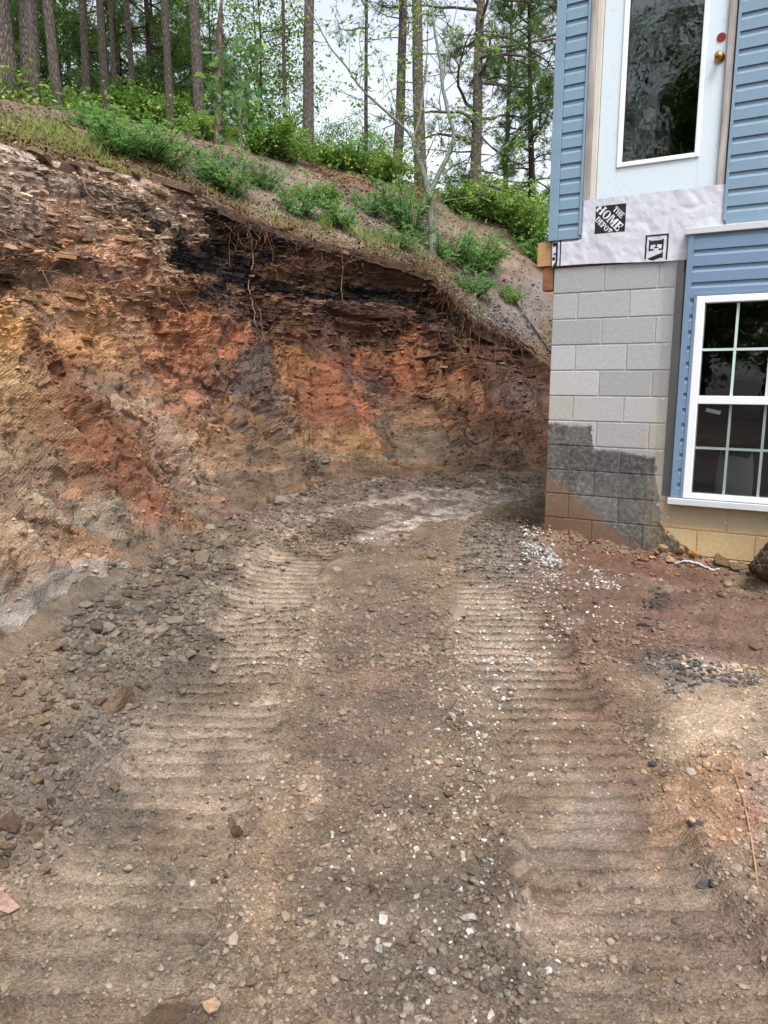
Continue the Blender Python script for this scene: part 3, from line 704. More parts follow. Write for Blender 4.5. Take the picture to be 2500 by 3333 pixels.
GL = { # slab letters in a unit-high box, second value is the advance
    'T': ([rc(.0, .84, .72, 1), rc(.24, 0, .48, .84), rc(0, .62, .08, .84), rc(.64, .62, .72, .84), rc(.16, 0, .56, .1)], .80),
    'H': ([rc(.04, 0, .28, 1), rc(.56, 0, .80, 1), rc(.28, .46, .56, .56), rc(0, 0, .04, .1), rc(.28, 0, .34, .1), rc(0, .9, .04, 1), rc(.28, .9, .34, 1), rc(.50, 0, .56, .1), rc(.80, 0, .84, .1), rc(.50, .9, .56, 1), rc(.80, .9, .84, 1)], .92),
    'E': ([rc(.06, 0, .30, 1), rc(0, 0, .06, .1), rc(0, .9, .06, 1), rc(.30, .88, .66, 1), rc(.30, 0, .66, .12), rc(.30, .45, .48, .56), rc(.56, .68, .66, .88), rc(.56, .12, .66, .34), rc(.46, .36, .52, .66)], .74),
    'O': (ring(0, .78, 1), .86),
    'M': ([rc(.04, 0, .18, 1), rc(.72, 0, .96, 1), [(.18, 1), (.34, 1), (.58, .22), (.48, .05)], [(.72, 1), (.72, .74), (.54, .12), (.50, .05), (.48, .3)], rc(-.02, 0, .04, .1), rc(.18, 0, .26, .1), rc(.64, 0, .72, .1), rc(.96, 0, 1.02, .1)], 1.08),
    'D': ([rc(.06, 0, .28, 1), rc(0, 0, .06, .1), rc(0, .9, .06, 1), [(.28, 1), (.5, 1), (.68, .86), (.6, .8), (.46, .9), (.28, .9)], [(.28, 0), (.5, 0), (.68, .14), (.6, .2), (.46, .1), (.28, .1)], [(.68, .86), (.76, .66), (.76, .34), (.68, .14), (.55, .2), (.55, .8)]], .84),
    'P': ([rc(.06, 0, .30, 1), rc(0, 0, .06, .1), rc(.30, 0, .38, .1), rc(0, .9, .06, 1), rc(.30, .9, .5, 1), rc(.30, .42, .5, .52), [(.5, 1), (.66, .88), (.70, .71), (.66, .54), (.5, .42), (.5, .6), (.5, .8)]], .76),
    'V': ([[(.06, 1), (.34, 1), (.52, .3), (.42, 0), (.36, 0)], [(.42, 0), (.50, .24), (.72, 1), (.60, 1)], rc(0, .9, .06, 1), rc(.34, .9, .40, 1), rc(.54, .92, .60, 1), rc(.72, .92, .80, 1)], .86)}
def word(txt, org, e1, e2, h, ax=1.):
    o = []; x = 0
    for ch in txt:
        ps, adv = GL[ch]
        for p in ps: o.append([(org[0] + (x + q[0]) * h * ax * e1[0] + q[1] * h * e2[0], org[1] + (x + q[0]) * h * ax * e1[1] + q[1] * h * e2[1]) for q in p])
        x += adv
    return o
def clip_rect(polys, x0, y0, x1, y1):
    out = []
    for pl in polys:
        for ax, lim, sg in ((0, x0, 1), (0, x1, -1), (1, y0, 1), (1, y1, -1)):
            q = []
            for a, b in zip(pl, pl[1:] + pl[:1]):
                ia, ib = (a[ax] - lim) * sg >= 0, (b[ax] - lim) * sg >= 0
                if ia: q.append(a)
                if ia != ib:
                    t = (lim - a[ax]) / (b[ax] - a[ax]); q.append((a[0] + t * (b[0] - a[0]), a[1] + t * (b[1] - a[1])))
            pl = q
            if len(pl) < 3: break
        if len(pl) >= 3: out.append(pl)
    return out
X0, Z0, X1, Z1 = .322, .229, .551, .432; cx, cz = (X0 + X1) / 2, (Z0 + Z1) / 2
print_polys('printed_logo_square', [rc(X0, Z0, X1, Z1)], M_black)
q2 = math.sqrt(.5); e1, e2 = (q2, -q2), (q2, q2)
def at(a, b): return (cx + a * e1[0] + b * e2[0], cz + a * e1[1] + b * e2[1])
PL = word('HOME', at(-.135, -.030), e1, e2, .066, 1.06) + word('THE', at(-.034, .052), e1, e2, .042, .95) + word('DEPOT', at(-.082, -.086), e1, e2, .042, .98)
print_polys('printed_logo_lettering', clip_rect(PL, X0 + .003, Z0 + .003, X1 - .003, Z1 - .003), M_print, .003)
bx = [rc(.708, -.03, .720, .185), rc(.861, -.03, .873, .185), rc(.720, .173, .861, .185)]
ev = word('EV', (.735, .150), (0, -1), (1, 0), .105, 1.15)
print_polys('printed_block_letters', clip_rect(bx + ev, 0, .0, 2, 1), M_black)
tb = [rc(.050, .012, .060, .215), rc(.0, .10, .034, .112), rc(.0, .012, .020, .026), rc(.018, .04, .034, .175), rc(-.008, .165, .034, .190), rc(-.008, .058, .012, .082), rc(.010, .005, .030, .04)]
print_polys('printed_corner_letters', clip_rect(tb, -.01, .0, 2, 1), M_black)
MB().box((-.142, -.004, zt + .018), (-.022, 3.2, zt + .205), .004).build('deck_beam', M_lumber, house)
MB().box((-.095, .01, zt - .172), (-.004, .1, zt + .016), .004).build('deck_post_stub', M_lumber2, house)
# --- siding
def plank(L, H=.1135, proud=.016):
    pr = [(.0, 0), (-proud, -.002), (-proud, .003), (-proud + .001, .068), (-.0085, .078), (-.0045, .086), (-.002, H - .001), (0, H - .001)]
    V_ = [(x, y, z) for x in (0, L) for (y, z) in pr]; n = len(pr)
    F_ = [(j, j + 1, n + j + 1, n + j) for j in range(n - 1)] + [(n - 1, 0, n, 2 * n - 1), tuple(range(n))[::-1], tuple(range(n, 2 * n))]
    return V_, F_
def siding(name, mat, runs, y, parent=house, back=None):
    cache = {}; bk_ = MB()
    for (a, b, c, d) in back or [(min(r[0] for r in runs), max(r[1] for r in runs), min(r[2] for r in runs), max(r[2] for r in runs) + .1)]: bk_.box((a, y, c + zt), (b, y + .004, d + zt))
    pn = bk_.build(name, mat, parent)
    for (a, b, z) in runs:
        L = round(b - a, 4)
        if L not in cache: cache[L] = recalc(MB().add(*plank(L)).mesh('siding_plank', mat))
        obj('siding_plank', cache[L], pn, (a, y - .0005 + random.uniform(0, .001), zt + z))
    return pn
ROW = .1135
siding('corner_siding', M_siding, [(.03, .205, .212 + k * ROW) for k in range(26)], -.012)
siding('upper_siding', M_siding, [(1.255, UEND, .220 + k * .1138) for k in range(26)], -.012)
t_ = MB(); t_.box((-.046, -.040, zt + .205), (.028, -.014, zt + 3.2), .003); t_.box((-.046, -.014, zt + .205), (-.020, .06, zt + 3.2), .003); t_.build('corner_trim', M_siding, house)
t_ = MB(); t_.box((.196, -.036, zt + .232), (.213, -.012, zt + 3.2), .002); t_.build('siding_channel', M_siding, house)
t_ = MB(); t_.box((1.236, -.038, zt + .235), (1.256, -.012, zt + 3.2), .002); t_.build('siding_channel', M_siding, house)
t_ = MB(); t_.box((1.26, -.024, zt + .200), (UEND, -.006, zt + .222), .002); t_.build('starter_strip', M_trimg, house)
# side wall siding (turned away from the road view)
sp_ = MB().box((-.012, .06, zt + .21), (-.004, 6.2, zt + 3.2)).build('side_siding', M_siding, house)
pm = recalc(MB().add(*plank(6.1)).mesh('siding_plank', M_siding))
for k in range(26): obj('siding_plank', pm, sp_, (-.013, 6.16, zt + .212 + k * ROW), (0, 0, -math.pi / 2))
# --- door
door = MB(); door.box((.309, .012, zt + .470), (.461, .055, zt + 2.5), .002); door.box((1.032, .012, zt + .470), (1.172, .055, zt + 2.5), .002); door.box((.461, .012, zt + .470), (1.032, .055, zt + .705), .0); door.box((.461, .012, zt + 2.36), (1.032, .055, zt + 2.5), .0)
def door_material():
    m = Mat('door_paint'); m.i('Roughness', .45); v = m.obco()
    sp2 = m.ramp(m.noise(17, 4, .7, v), [(.60, 0.), (.72, .55)]); lowz = m.noise(2.5, 3, .5, v)
    m.color(m.mix(m.math('MULTIPLY', sp2, lowz), lin((204, 217, 226)), lin((140, 156, 162)))); return m.m
dr = door.build('door', door_material(), house)
gf = MB()
for (a, b, c, d) in ((.455, .494, .70, 2.36), (1.008, 1.040, .70, 2.36), (.494, 1.008, .70, .734), (.494, 1.008, 2.32, 2.36)): gf.box((a, -.002, zt + c), (b, .014, zt + d), .004)
gf.build('glass_frame', M_white, dr)
def glass_material(name, wav, ior=1.75, tint=(.9, .95, .93), rough=0.0):
    m = Mat(name); m.t.nodes.remove(m.b)
    tr = m.n('ShaderNodeBsdfTransparent'); tr.inputs[0].default_value = (*tint, 1)
    gl = m.n('ShaderNodeBsdfGlossy'); gl.inputs['Roughness'].default_value = rough
    fr = m.n('ShaderNodeFresnel'); fr.inputs['IOR'].default_value = ior
    v = m.obco(); b = m.n('ShaderNodeBump'); b.inputs['Strength'].default_value = wav; b.inputs['Distance'].default_value = .01
    m.l(m.noise(9, 2, .5, v), b.inputs['Height']); m.l(b.outputs[0], gl.inputs['Normal'])
    x = m.n('ShaderNodeMixShader'); m.l(fr.outputs[0], x.inputs[0]); m.l(tr.outputs[0], x.inputs[1]); m.l(gl.outputs[0], x.inputs[2]); m.l(x.outputs[0], m.out.inputs[0]); return m.m
M_glass = glass_material('door_glass', .12); M_glass2 = glass_material('window_glass', .04, 1.7, (.8, .86, .84))
MB().box((.48, .020, zt + .72), (1.02, .026, zt + 2.34)).build('glass_pane', M_glass, dr)
def disc(n, r, y0, y1, c):
    th = np.arange(n) * 2 * math.pi / n; V_ = [(c[0] + r * math.cos(t), y, c[1] + r * math.sin(t)) for y in (y0, y1) for t in th]
    return V_, [tuple(range(n)), tuple(range(n, 2 * n))[::-1]] + [(j, n + j, n + (j + 1) % n, (j + 1) % n) for j in range(n)]
M_red = flat_mat('deadbolt_hole_red', lin((128, 40, 30)), .7, .3, 60)
dh = recalc(MB().add(*disc(24, .029, .006, .013, (1.132, zt + 1.471))).mesh('deadbolt_bore', M_red)); o = obj('deadbolt_bore', dh, dr); o['label'] = 'round red deadbolt bore without a lock'
M_brass = flat_mat('aged_brass', lin((176, 140, 84)), .28, .2, 30, .5, metal=1)
kb = MB(); prof = [(0, .034), (.008, .034), (.012, .014), (.03, .012), (.038, .022), (.05, .030), (.062, .028), (.07, .016), (.072, .0)]
th = np.arange(20) * 2 * math.pi / 20
V_ = [(1.131 + r * math.cos(t), .012 - y, zt + 1.338 + r * math.sin(t)) for y, r in prof for t in th]
F_ = [(a * 20 + j, a * 20 + (j + 1) % 20, (a + 1) * 20 + (j + 1) % 20, (a + 1) * 20 + j) for a in range(len(prof) - 1) for j in range(20)]
kb.add(V_, F_); obj('door_knob', recalc(kb.mesh('door_knob', M_brass, True)), dr)
jb = MB(); jb.box((.214, -.020, zt + .452), (.262, .06, zt + 2.56), .003); jb.build('door_jamb', M_weath, house)
jb = MB(); jb.box((.2625, -.008, zt + .458), (.306, .06, zt + 2.56), .003); jb.build('door_jamb', wood_mat('pale_jamb', lin((176, 168, 156)), lin((218, 214, 204)), (14, 14, 1.2)), house)
jb = MB(); jb.box((1.176, -.020, zt + .448), (1.226, .06, zt + 2.56), .003); jb.build('door_jamb', M_weath, house)
jb = MB(); jb.box((.306, -.008, zt + 2.503), (1.176, .06, zt + 2.56), .003); jb.build('door_head', M_weath, house)
MB().box((.2625, -.014, zt + .448), (1.176, .06, zt + .4675), .003).build('door_threshold', flat_mat('threshold', lin((120, 112, 106)), .6, .25, 14), house)
# things seen through the door glass
M_box = wood_mat('dark_box_wood', lin((60, 34, 20)), lin((120, 76, 42)), (4, 4, 20))
tb = MB(); tb.box((.30, .18, zt + .70), (1.0, .62, zt + .725), .004); 
for a in (.32, .95):
    for b in (.2, .58): tb.box((a, b, zt + .40), (a + .03, b + .03, zt + .70))
rt = tag(empty('side_table', (0, 0, 0)), 'brown wooden table behind the door glass', 'table'); rt.parent = None
rt.matrix_world = house.matrix_world.copy()
def inplace(o): o.location = (HC[0], HC[1], 0); o.rotation_euler = (0, 0, -WA); return o
inplace(rt); tb.build('table_top', M_box, rt)
bxo = inplace(tag(MB().box((.62, .24, zt + .726), (.78, .40, zt + .83), .004).build('wooden_box', M_box), 'small brown wooden box on the table behind the door glass', 'box'))
pp = inplace(tag(MB().box((.50, .20, zt + .726), (.605, .24, zt + .80), .003).build('paper_stack', M_white), 'bright white papers low behind the door glass', 'papers'))
ln = inplace(tag(empty('lantern'), 'small brass lantern on the wooden box behind the glass', 'lantern'))
q = MB(); q.add(*[(lambda V__, F__: ([(x, z - zt, y + zt) for x, y, z in V__], F__))(*disc(12, .035, .832, .842, (.72, zt + .32)))][0]); obj('lantern_base', recalc(q.mesh('lantern_base', M_brass)), ln)
q = MB()
for k in range(4): q.tube([(.72 + .028 * math.cos(k * 1.57), .32 + .028 * math.sin(k * 1.57), zt + .84), (.72 + .028 * math.cos(k * 1.57), .32 + .028 * math.sin(k * 1.57), zt + .90)], .004, 5)
q.tube([(.72, .32, zt + .90), (.72, .32, zt + .915), (.72, .32, zt + .93), (.72, .32, zt + .96)], [.038, .03, .012, .008], 12); q.build('lantern_cage', M_brass, ln)
nn = 40; cu = np.linspace(.50, .66, nn)
Vc = np.array([(u_, .34 + .015 * math.sin(u_ * 120), z_) for z_ in (zt + .74, zt + 1.3) for u_ in cu]); Fc = np.array([(k, k + 1, nn + k + 1, nn + k) for k in range(nn - 1)])
inplace(tag(obj('curtain', mesh('curtain', Vc, Fc, flat_mat('grey_curtain', lin((150, 150, 156)), .9, .1, 9), None, True)), 'grey draped curtain hanging behind the door glass', 'curtain'))
# --- lower bay: siding panel, window, sill, mesh
YP = -.062
pan = siding('lower_siding', M_siding2, [(1.064, 1.112, -1.775 + k * .1137) for k in range(13)] + [(1.955, 2.03, -1.775 + k * .1137) for k in range(13)] + [(1.064, 2.03, -.296 + k * .1137) for k in range(4)], YP, house, [(1.064, 1.111, -1.775, -.3), (1.90, 2.03, -1.775, -.3), (1.064, 2.03, -.296, .15)])
t_ = MB(); t_.box((1.020, YP - .020, zt - 1.778), (1.063, -.004, zt + .150), .003); t_.build('panel_corner_trim', M_siding2, house)
t_ = MB(); t_.box((1.088, YP - .022, zt - 1.775), (1.107, YP - .0015, zt - .285), .002); t_.box((1.088, YP - .022, zt - .2845), (1.96, YP - .0015, zt - .262), .002); t_.build('window_channel', M_siding2, house)
MB().box((.996, YP - .035, zt + .151), (UEND, -.02, zt + .196), .003).build('panel_cap_trim', M_trimg, house)
MB().box((1.003, YP - .045, zt - 1.828), (2.10, -.004, zt - 1.779), .004).build('window_sill', M_trimg, house)
win = MB()
for (a, b, c, d) in ((1.1075, 1.166, -1.775, -.286), (1.842, 1.90, -1.775, -.286), (1.166, 1.842, -.336, -.286), (1.166, 1.842, -1.775, -1.733)): win.box((a, YP - .026, zt + c), (b, -.0, zt + d), .005)
wo_ = win.build('window', M_white, house)
sa = MB(); sa.box((1.1665, YP - .018, zt - 1.062), (1.8415, -.005, zt - 1.002), .004); sa.build('meeting_rail', M_white, wo_)
M_munt = flat_mat('pale_green_muntin', lin((186, 208, 200)), .5, .04, 10)
for (x0, z0, z1, yy) in ((1.387, -1.002, -.336, -.047), (1.617, -1.002, -.336, -.047), (1.389, -1.733, -1.062, -.035), (1.619, -1.733, -1.062, -.035)):
    MB().box((x0 - .009, yy, zt + z0), (x0 + .009, yy + .006, zt + z1)).build('muntin', M_munt, wo_)
for (z0, yy) in ((-.667, -.0475), (-1.391, -.0355)): MB().box((1.167, yy, zt + z0 - .009), (1.841, yy + .007, zt + z0 + .009)).build('muntin', M_munt, wo_)
for (z0, z1, yy) in ((-1.0, -.338, -.0395), (-1.731, -1.064, -.0275)):
    xs_ = (1.168, 1.387, 1.617, 1.840); zm = -.667 if z0 > -1.05 else -1.391
    for a, b in zip(xs_, xs_[1:]):
        for c, d in ((z0, zm), (zm, z1)): MB().box((a + .0005, yy, zt + c + .0005), (b - .0005, yy + .003, zt + d - .0005)).build('pane', M_glass2, wo_)
sc_ = Mat('insect_screen'); sc_.t.nodes.remove(sc_.b); a_ = sc_.n('ShaderNodeBsdfTransparent'); d_ = sc_.n('ShaderNodeBsdfDiffuse'); d_.inputs[0].default_value = (.035, .035, .038, 1); x_ = sc_.n('ShaderNodeMixShader'); x_.inputs[0].default_value = .16; sc_.l(a_.outputs[0], x_.inputs[1]); sc_.l(d_.outputs[0], x_.inputs[2]); sc_.l(x_.outputs[0], sc_.out.inputs[0])
MB().box((1.168, YP - .0100, zt - 1.731), (1.840, YP - .0095, zt - 1.064)).build('insect_screen', sc_.m, wo_)
st = MB(); a_ = math.radians(-12)
st.box((-.05, 0, -.014), (.055, .001, .014)); sm = st.mesh('sticker', flat_mat('tape_strip', lin((168, 190, 180)), .6, .06, 20)); o = obj('sticker', sm, wo_, (1.27, -.0295, zt - 1.115), (0, -a_, 0)); o['label'] = 'strip of pale tape stuck on the lower pane'
bk = inplace(tag(empty('plastic_bag'), 'crumpled white plastic sack standing inside the lower window', 'bag'))
n_ = 26; th = np.linspace(0, 2 * math.pi, n_, endpoint=False); Vb = []
for r_, z_ in ((.13, -1.80), (.135, -1.68), (.13, -1.58), (.125, -1.50), (.11, -1.485)):
    for t in th: Vb.append((1.43 + r_ * 1.0 * np.sign(math.cos(t)) * abs(math.cos(t)) ** .6, .22 + .7 * r_ * np.sign(math.sin(t)) * abs(math.sin(t)) ** .6, zt + z_ + .025 * (random.random() if z_ > -1.5 else 0) + (.04 if z_ > -1.49 and abs(math.cos(t)) > .9 else 0)))
Fb = [(a * n_ + j, a * n_ + (j + 1) % n_, (a + 1) * n_ + (j + 1) % n_, (a + 1) * n_ + j) for a in range(4) for j in range(n_)]
q = MB(); q.add(Vb, Fb); q.build('bag_body', M_white, bk)
MB().box((.19, .19, zt - 1.9), (2.6, 1.2, zt - 1.82)).build('inner_ledge', flat_mat('ledge_grey', lin((120, 116, 110)), .9, .1, 6), house)
MB().box((.942, -.004, zt - 1.78), (1.0195, .004, zt + .0), .0).build('tar_strip', flat_mat('tar_paper', (.02, .021, .024), .55, .3, 40), house)
# expanded metal mesh, every strand modelled
def lath(name, poly, sx=.0125, sz=.021, yoff=-.018, w=.0009):
    """two families of slanted strands clipped to a quad (given as left/right edges over z)"""
    mb_v = []; mb_f = []; n0 = 0
    z0, z1, lf, rf, yf = poly
    rows = int((z1 - z0) / (sz / 2))
    for r in range(rows):
        za = z0 + r * sz / 2; zb_ = za + sz / 2; a, b = lf(za), rf(za)
        k0 = int(math.floor(a / sx)); k1 = int(math.ceil(b / sx))
        for k in range(k0, k1 + 1):
            x = k * sx + (sx / 2 if r % 2 else 0)
            if x < a or x > b: continue
            for dx in (-sx / 2, sx / 2):
                ya, yb = yf(x, za), yf(x + dx, zb_)
                mb_v += [(x - w, ya, za), (x + w, ya - .0006, za), (x + dx + w, yb - .0006, zb_), (x + dx - w, yb, zb_)]
                mb_f.append((n0, n0 + 1, n0 + 2, n0 + 3)); n0 += 4
    return mesh(name, np.array(mb_v), np.array(mb_f), M_lath)
M_lath = flat_mat('galvanised_mesh', lin((176, 178, 176)), .6, .1, 20, .3, metal=.0)
lath_x = lambda z: (z - zt) * -.0115
yy_ = lambda x, z: -.016 - .010 * math.sin(x * 9 + z * 3) * .5 - .055 * float(smooth(.94, 1.02, x - lath_x(z) * 1.0)) * float(smooth(zt - 1.86, zt - 1.78, z))
me_l = lath('wire_mesh', (zt - 1.985, zt + .045, lambda z: .862 + lath_x(z), lambda z: 1.005 + lath_x(z), yy_))
o = obj('wire_mesh', me_l, house); o['kind'] = 'stuff'
me_l = lath('wire_mesh', (zt - 1.985, zt - 1.80, lambda z: 1.032, lambda z: 2.1, lambda x, z: -.014 - .004 * math.sin(x * 14)))
o = obj('wire_mesh', me_l, house); o['kind'] = 'stuff'
M_wash = flat_mat('zinc_washer', lin((200, 200, 196)), .4, .1, 40, .5, metal=.5)
for (a, b) in ((.905, -.62), (.91, -1.03), (.915, -1.43), (.925, -1.85), (1.005, -1.945), (1.42, -1.945)):
    q = MB().add(*disc(12, .011, -.034, -.030, (a, zt + b))).add(*disc(6, .005, -.038, -.0345, (a, zt + b))); obj('washer_screw', recalc(q.mesh('washer_screw', M_wash)), house)
#__PART3__
# ------------------------------------------------------------------ loose stone
PHI = (1 + 5 ** .5) / 2
ICO_V = np.array([(-1, PHI, 0), (1, PHI, 0), (-1, -PHI, 0), (1, -PHI, 0), (0, -1, PHI), (0, 1, PHI), (0, -1, -PHI), (0, 1, -PHI), (PHI, 0, -1), (PHI, 0, 1), (-PHI, 0, -1), (-PHI, 0, 1)]) / math.hypot(1, PHI)
ICO_F = np.array([(0, 11, 5), (0, 5, 1), (0, 1, 7), (0, 7, 10), (0, 10, 11), (1, 5, 9), (5, 11, 4), (11, 10, 2), (10, 7, 6), (7, 1, 8), (3, 9, 4), (3, 4, 2), (3, 2, 6), (3, 6, 8), (3, 8, 9), (4, 9, 5), (2, 4, 11), (6, 2, 10), (8, 6, 7), (9, 8, 1)])
def rock_v(flat=.7, jit=.32):
    v = ICO_V * (1 + rng.uniform(-jit, jit, (12, 1))) + rng.normal(0, .07, (12, 3))
    v = v * np.array([1, rng.uniform(.62, .95), flat * rng.uniform(.75, 1.1)])
    return v
ROCKS = [rock_v() for _ in range(10)]
def subdiv_rock(v, f, jit):
    """one subdivision with jitter: rounder, chipped stones for those seen large"""
    e = {}; V2 = list(v); F2 = []
    def mid(a, b):
        k = (min(a, b), max(a, b))
        if k not in e: e[k] = len(V2); V2.append((V2[a] + V2[b]) / 2 * (1.05 + rng.uniform(-jit, jit)))
        return e[k]
    for a, b, c in f:
        x, y, z = mid(a, b), mid(b, c), mid(c, a); F2 += [(a, x, z), (x, b, y), (z, y, c), (x, y, z)]
    return np.array(V2), np.array(F2)
def slab_v():
    n = rng.integers(5, 8); th = np.sort(rng.uniform(0, 2 * np.pi, n)) + 0; r = rng.uniform(.6, 1.05, n)
    th = (np.arange(n) + rng.uniform(-.35, .35, n)) * 2 * np.pi / n
    x, y = r * np.cos(th), .68 * r * np.sin(th); h = rng.uniform(.10, .2)
    top = np.stack([x, y, h + rng.normal(0, .02, n)], 1); bot = np.stack([x * rng.uniform(.85, 1.05), y * rng.uniform(.85, 1.05), -h + rng.normal(0, .02, n)], 1)
    F_ = [tuple(range(n)), tuple(range(n, 2 * n))[::-1]] + [(j, n + j, n + (j + 1) % n, (j + 1) % n) for j in range(n)]
    # triangulate
    T_ = []
    for f in F_:
        for k in range(1, len(f) - 1): T_.append((f[0], f[k], f[k + 1]))
    return np.concatenate([top, bot]), np.array(T_)[:, ::-1]
SLABS = [slab_v() for _ in range(10)]
def rotm(n, tilt=None):
    """random rotations, about z plus a tilt"""
    a = rng.uniform(0, 2 * np.pi, n); t = rng.normal(0, .25, n) if tilt is None else rng.normal(0, tilt, n); b = rng.uniform(0, 2 * np.pi, n)
    ca, sa, ct, st_ = np.cos(a), np.sin(a), np.cos(t), np.sin(t)
    Rz = np.zeros((n, 3, 3)); Rz[:, 0, 0] = ca; Rz[:, 0, 1] = -sa; Rz[:, 1, 0] = sa; Rz[:, 1, 1] = ca; Rz[:, 2, 2] = 1
    Rx = np.zeros((n, 3, 3)); Rx[:, 0, 0] = 1; Rx[:, 1, 1] = ct; Rx[:, 1, 2] = -st_; Rx[:, 2, 1] = st_; Rx[:, 2, 2] = ct
    cb, sb = np.cos(b), np.sin(b); Rb = np.zeros((n, 3, 3)); Rb[:, 0, 0] = cb; Rb[:, 0, 1] = -sb; Rb[:, 1, 0] = sb; Rb[:, 1, 1] = cb; Rb[:, 2, 2] = 1
    return Rb @ Rx @ Rz
def rubble(name, pos, size, colr, shapes, mat, tilt=None, parent=None):
    """many stones joined in one mesh"""
    n = len(pos); R_ = rotm(n, tilt); which = rng.integers(0, len(shapes), n); Vs_, Fs_, Cs_ = [], [], []; off = 0
    for k, shp in enumerate(shapes):
        v, f = shp if isinstance(shp, tuple) else (shp, ICO_F)
        m = np.where(which == k)[0]
        if not len(m): continue
        X = np.einsum('nij,vj->nvi', R_[m], v) * size[m][:, None, None] + pos[m][:, None]
        Vs_.append(X.reshape(-1, 3)); Cs_.append(np.repeat(colr[m], len(v), 0))
        Fs_.append((f[None] + (np.arange(len(m)) * len(v))[:, None, None] + off).reshape(-1, 3)); off += len(m) * len(v)
    return obj(name, mesh(name, np.concatenate(Vs_), np.concatenate(Fs_), mat, np.concatenate(Cs_), False), parent)
M_rub = earth_mat('rubble', [], .3)
def in_ellipses(n, lst):
    """sample photo pixels in weighted ellipses"""
    w = np.array([q[5] for q in lst], float); k = rng.choice(len(lst), n, p=w / w.sum()); q = np.array([l[:5] for l in lst], float)[k]
    r = np.sqrt(rng.uniform(0, 1, n)); t = rng.uniform(0, 2 * np.pi, n); x, y = q[:, 2] * r * np.cos(t), q[:, 3] * r * np.sin(t); a = np.radians(q[:, 4])
    return q[:, 0] + x * np.cos(a) - y * np.sin(a), q[:, 1] + x * np.sin(a) + y * np.cos(a)
# white limestone gravel
WHITE = [(1745, 1775, 55, 60, 20, 5.0), (1790, 1850, 40, 40, 0, 2.0), (1850, 1860, 110, 60, 20, 1.6), (1980, 1890, 60, 35, 10, 1.2), (1720, 1960, 190, 110, 20, 4.6), (1640, 2100, 180, 200, 0, 3.2), (1560, 2250, 170, 200, 0, 2.6), (1500, 2450, 110, 260, -5, 2.0), (1720, 2420, 200, 160, 0, 1.2), (1450, 2650, 240, 200, 0, 1.0), (1330, 2900, 380, 260, 0, 2.2), (1450, 3150, 420, 180, 0, 2.0), (1850, 2600, 150, 150, 0, .3), (1990, 2000, 80, 50, 10, .6)]
nW = 1700; wx, wy = in_ellipses(nW, WHITE); Pw = gpix(wx, wy)
pile = (np.abs(wx - 1755) < 75) & (wy < 1860)
sz = rng.uniform(.005, .0108, nW) * np.exp(rng.normal(0, .35, nW)); sz[pile] *= 1.25; sz[wy > 2750] *= 1.05
sz = np.clip(sz, .005, .026)
u_, w_ = wall_uw(Pw[:, 0], Pw[:, 1]); ok = ~((u_ > -.02) & (w_ < .02)); Pw, sz, pile = Pw[ok], sz[ok], pile[ok]
Pw[:, 2] += sz * .12 + np.where(pile, rng.uniform(0, .045, len(sz)), 0)
app = sz / np.linalg.norm(Pw - [0, 0, EYE], axis=1); order = np.argsort(-app)
M_whiteg = rock_mat('white_limestone', [(0., lin((102, 92, 78))), (.5, lin((130, 122, 110))), (.82, lin((158, 152, 144))), (1., lin((190, 188, 186)))], .4, 60)
M_brown = rock_mat('brown_stone', [(0., lin((78, 64, 52))), (.35, lin((98, 82, 66))), (.8, lin((112, 96, 78))), (1., lin((126, 114, 98)))], .6, 50)
BIG = [subdiv_rock(v * [1, 1, .8], ICO_F, .13) for v in [rock_v(.75, .38) for _ in range(10)]]
WM = [mesh('gravel_stone', v, f, M_whiteg) for v, f in BIG]
BM_ = [mesh('loose_rock', v * [1, 1, .8], ICO_F, M_brown) for v in [rock_v(.7, .42) for _ in range(10)]]
def zone_words(px, py): return
for k in order[:300]:
    p = Pw[k]; o = obj('gravel_stone', WM[int(rng.integers(10))], None, p, (rng.normal(0, .4), rng.normal(0, .4), rng.uniform(0, 6.28)), (sz[k],) * 3)
    px_k, py_k = project(p[None]); px_k, py_k = px_k[0], py_k[0]
    if px_k > 1660 and py_k < 1870: tag(o, 'white limestone pebble heaped loosely against the house corner', 'gravel', 'white gravel by the house corner')
    elif py_k > 2650: tag(o, 'pale gravel stone lying in the near middle of the track', 'gravel', 'pale gravel between the near ruts')
    else: tag(o, 'small white gravel stone pressed into the right rut', 'gravel', 'white gravel along the right rut')
r = order[300:]
o = rubble('fine_white_gravel', Pw[r], sz[r], np.stack([lin((196, 194, 188)) * f for f in rng.uniform(.4, 1.1, len(r))]), ROCKS, M_rub); tag(o, 'fine white limestone gravel scattered along the right rut', 'gravel', kind='stuff')
# brown rubble: 300 big ones by themselves, the crumbs as one spread
RUB = [(420, 2080, 200, 120, -30, 3.), (300, 2260, 240, 120, -25, 3.5), (220, 2500, 220, 120, -20, 2.5), (90, 2740, 150, 110, -20, 2.6), (560, 1930, 200, 60, -30, 1.5), (1200, 2950, 430, 330, 0, 3.), (1350, 2480, 220, 260, 0, .8), (800, 2600, 150, 300, 15, .8), (760, 1720, 120, 60, -20, .5)]
nB = 300; bx_, by_ = in_ellipses(nB, RUB); Pb = gpix(bx_, by_)
sb = rng.uniform(.010, .020, nB) * np.exp(rng.normal(0, .3, nB)); sb[bx_ > 800] *= .62; sb = np.clip(sb, .01, .055)
special = [((375, 2295), .085), ((330, 2280), .05), ((440, 2290), .045), ((120, 2730), .045), ((25, 2700), .05), ((130, 2310), .04)]
for (q, s3) in special: Pb = np.concatenate([Pb, gpix(*q)]); sb = np.append(sb, s3); bx_ = np.append(bx_, q[0]); by_ = np.append(by_, q[1])
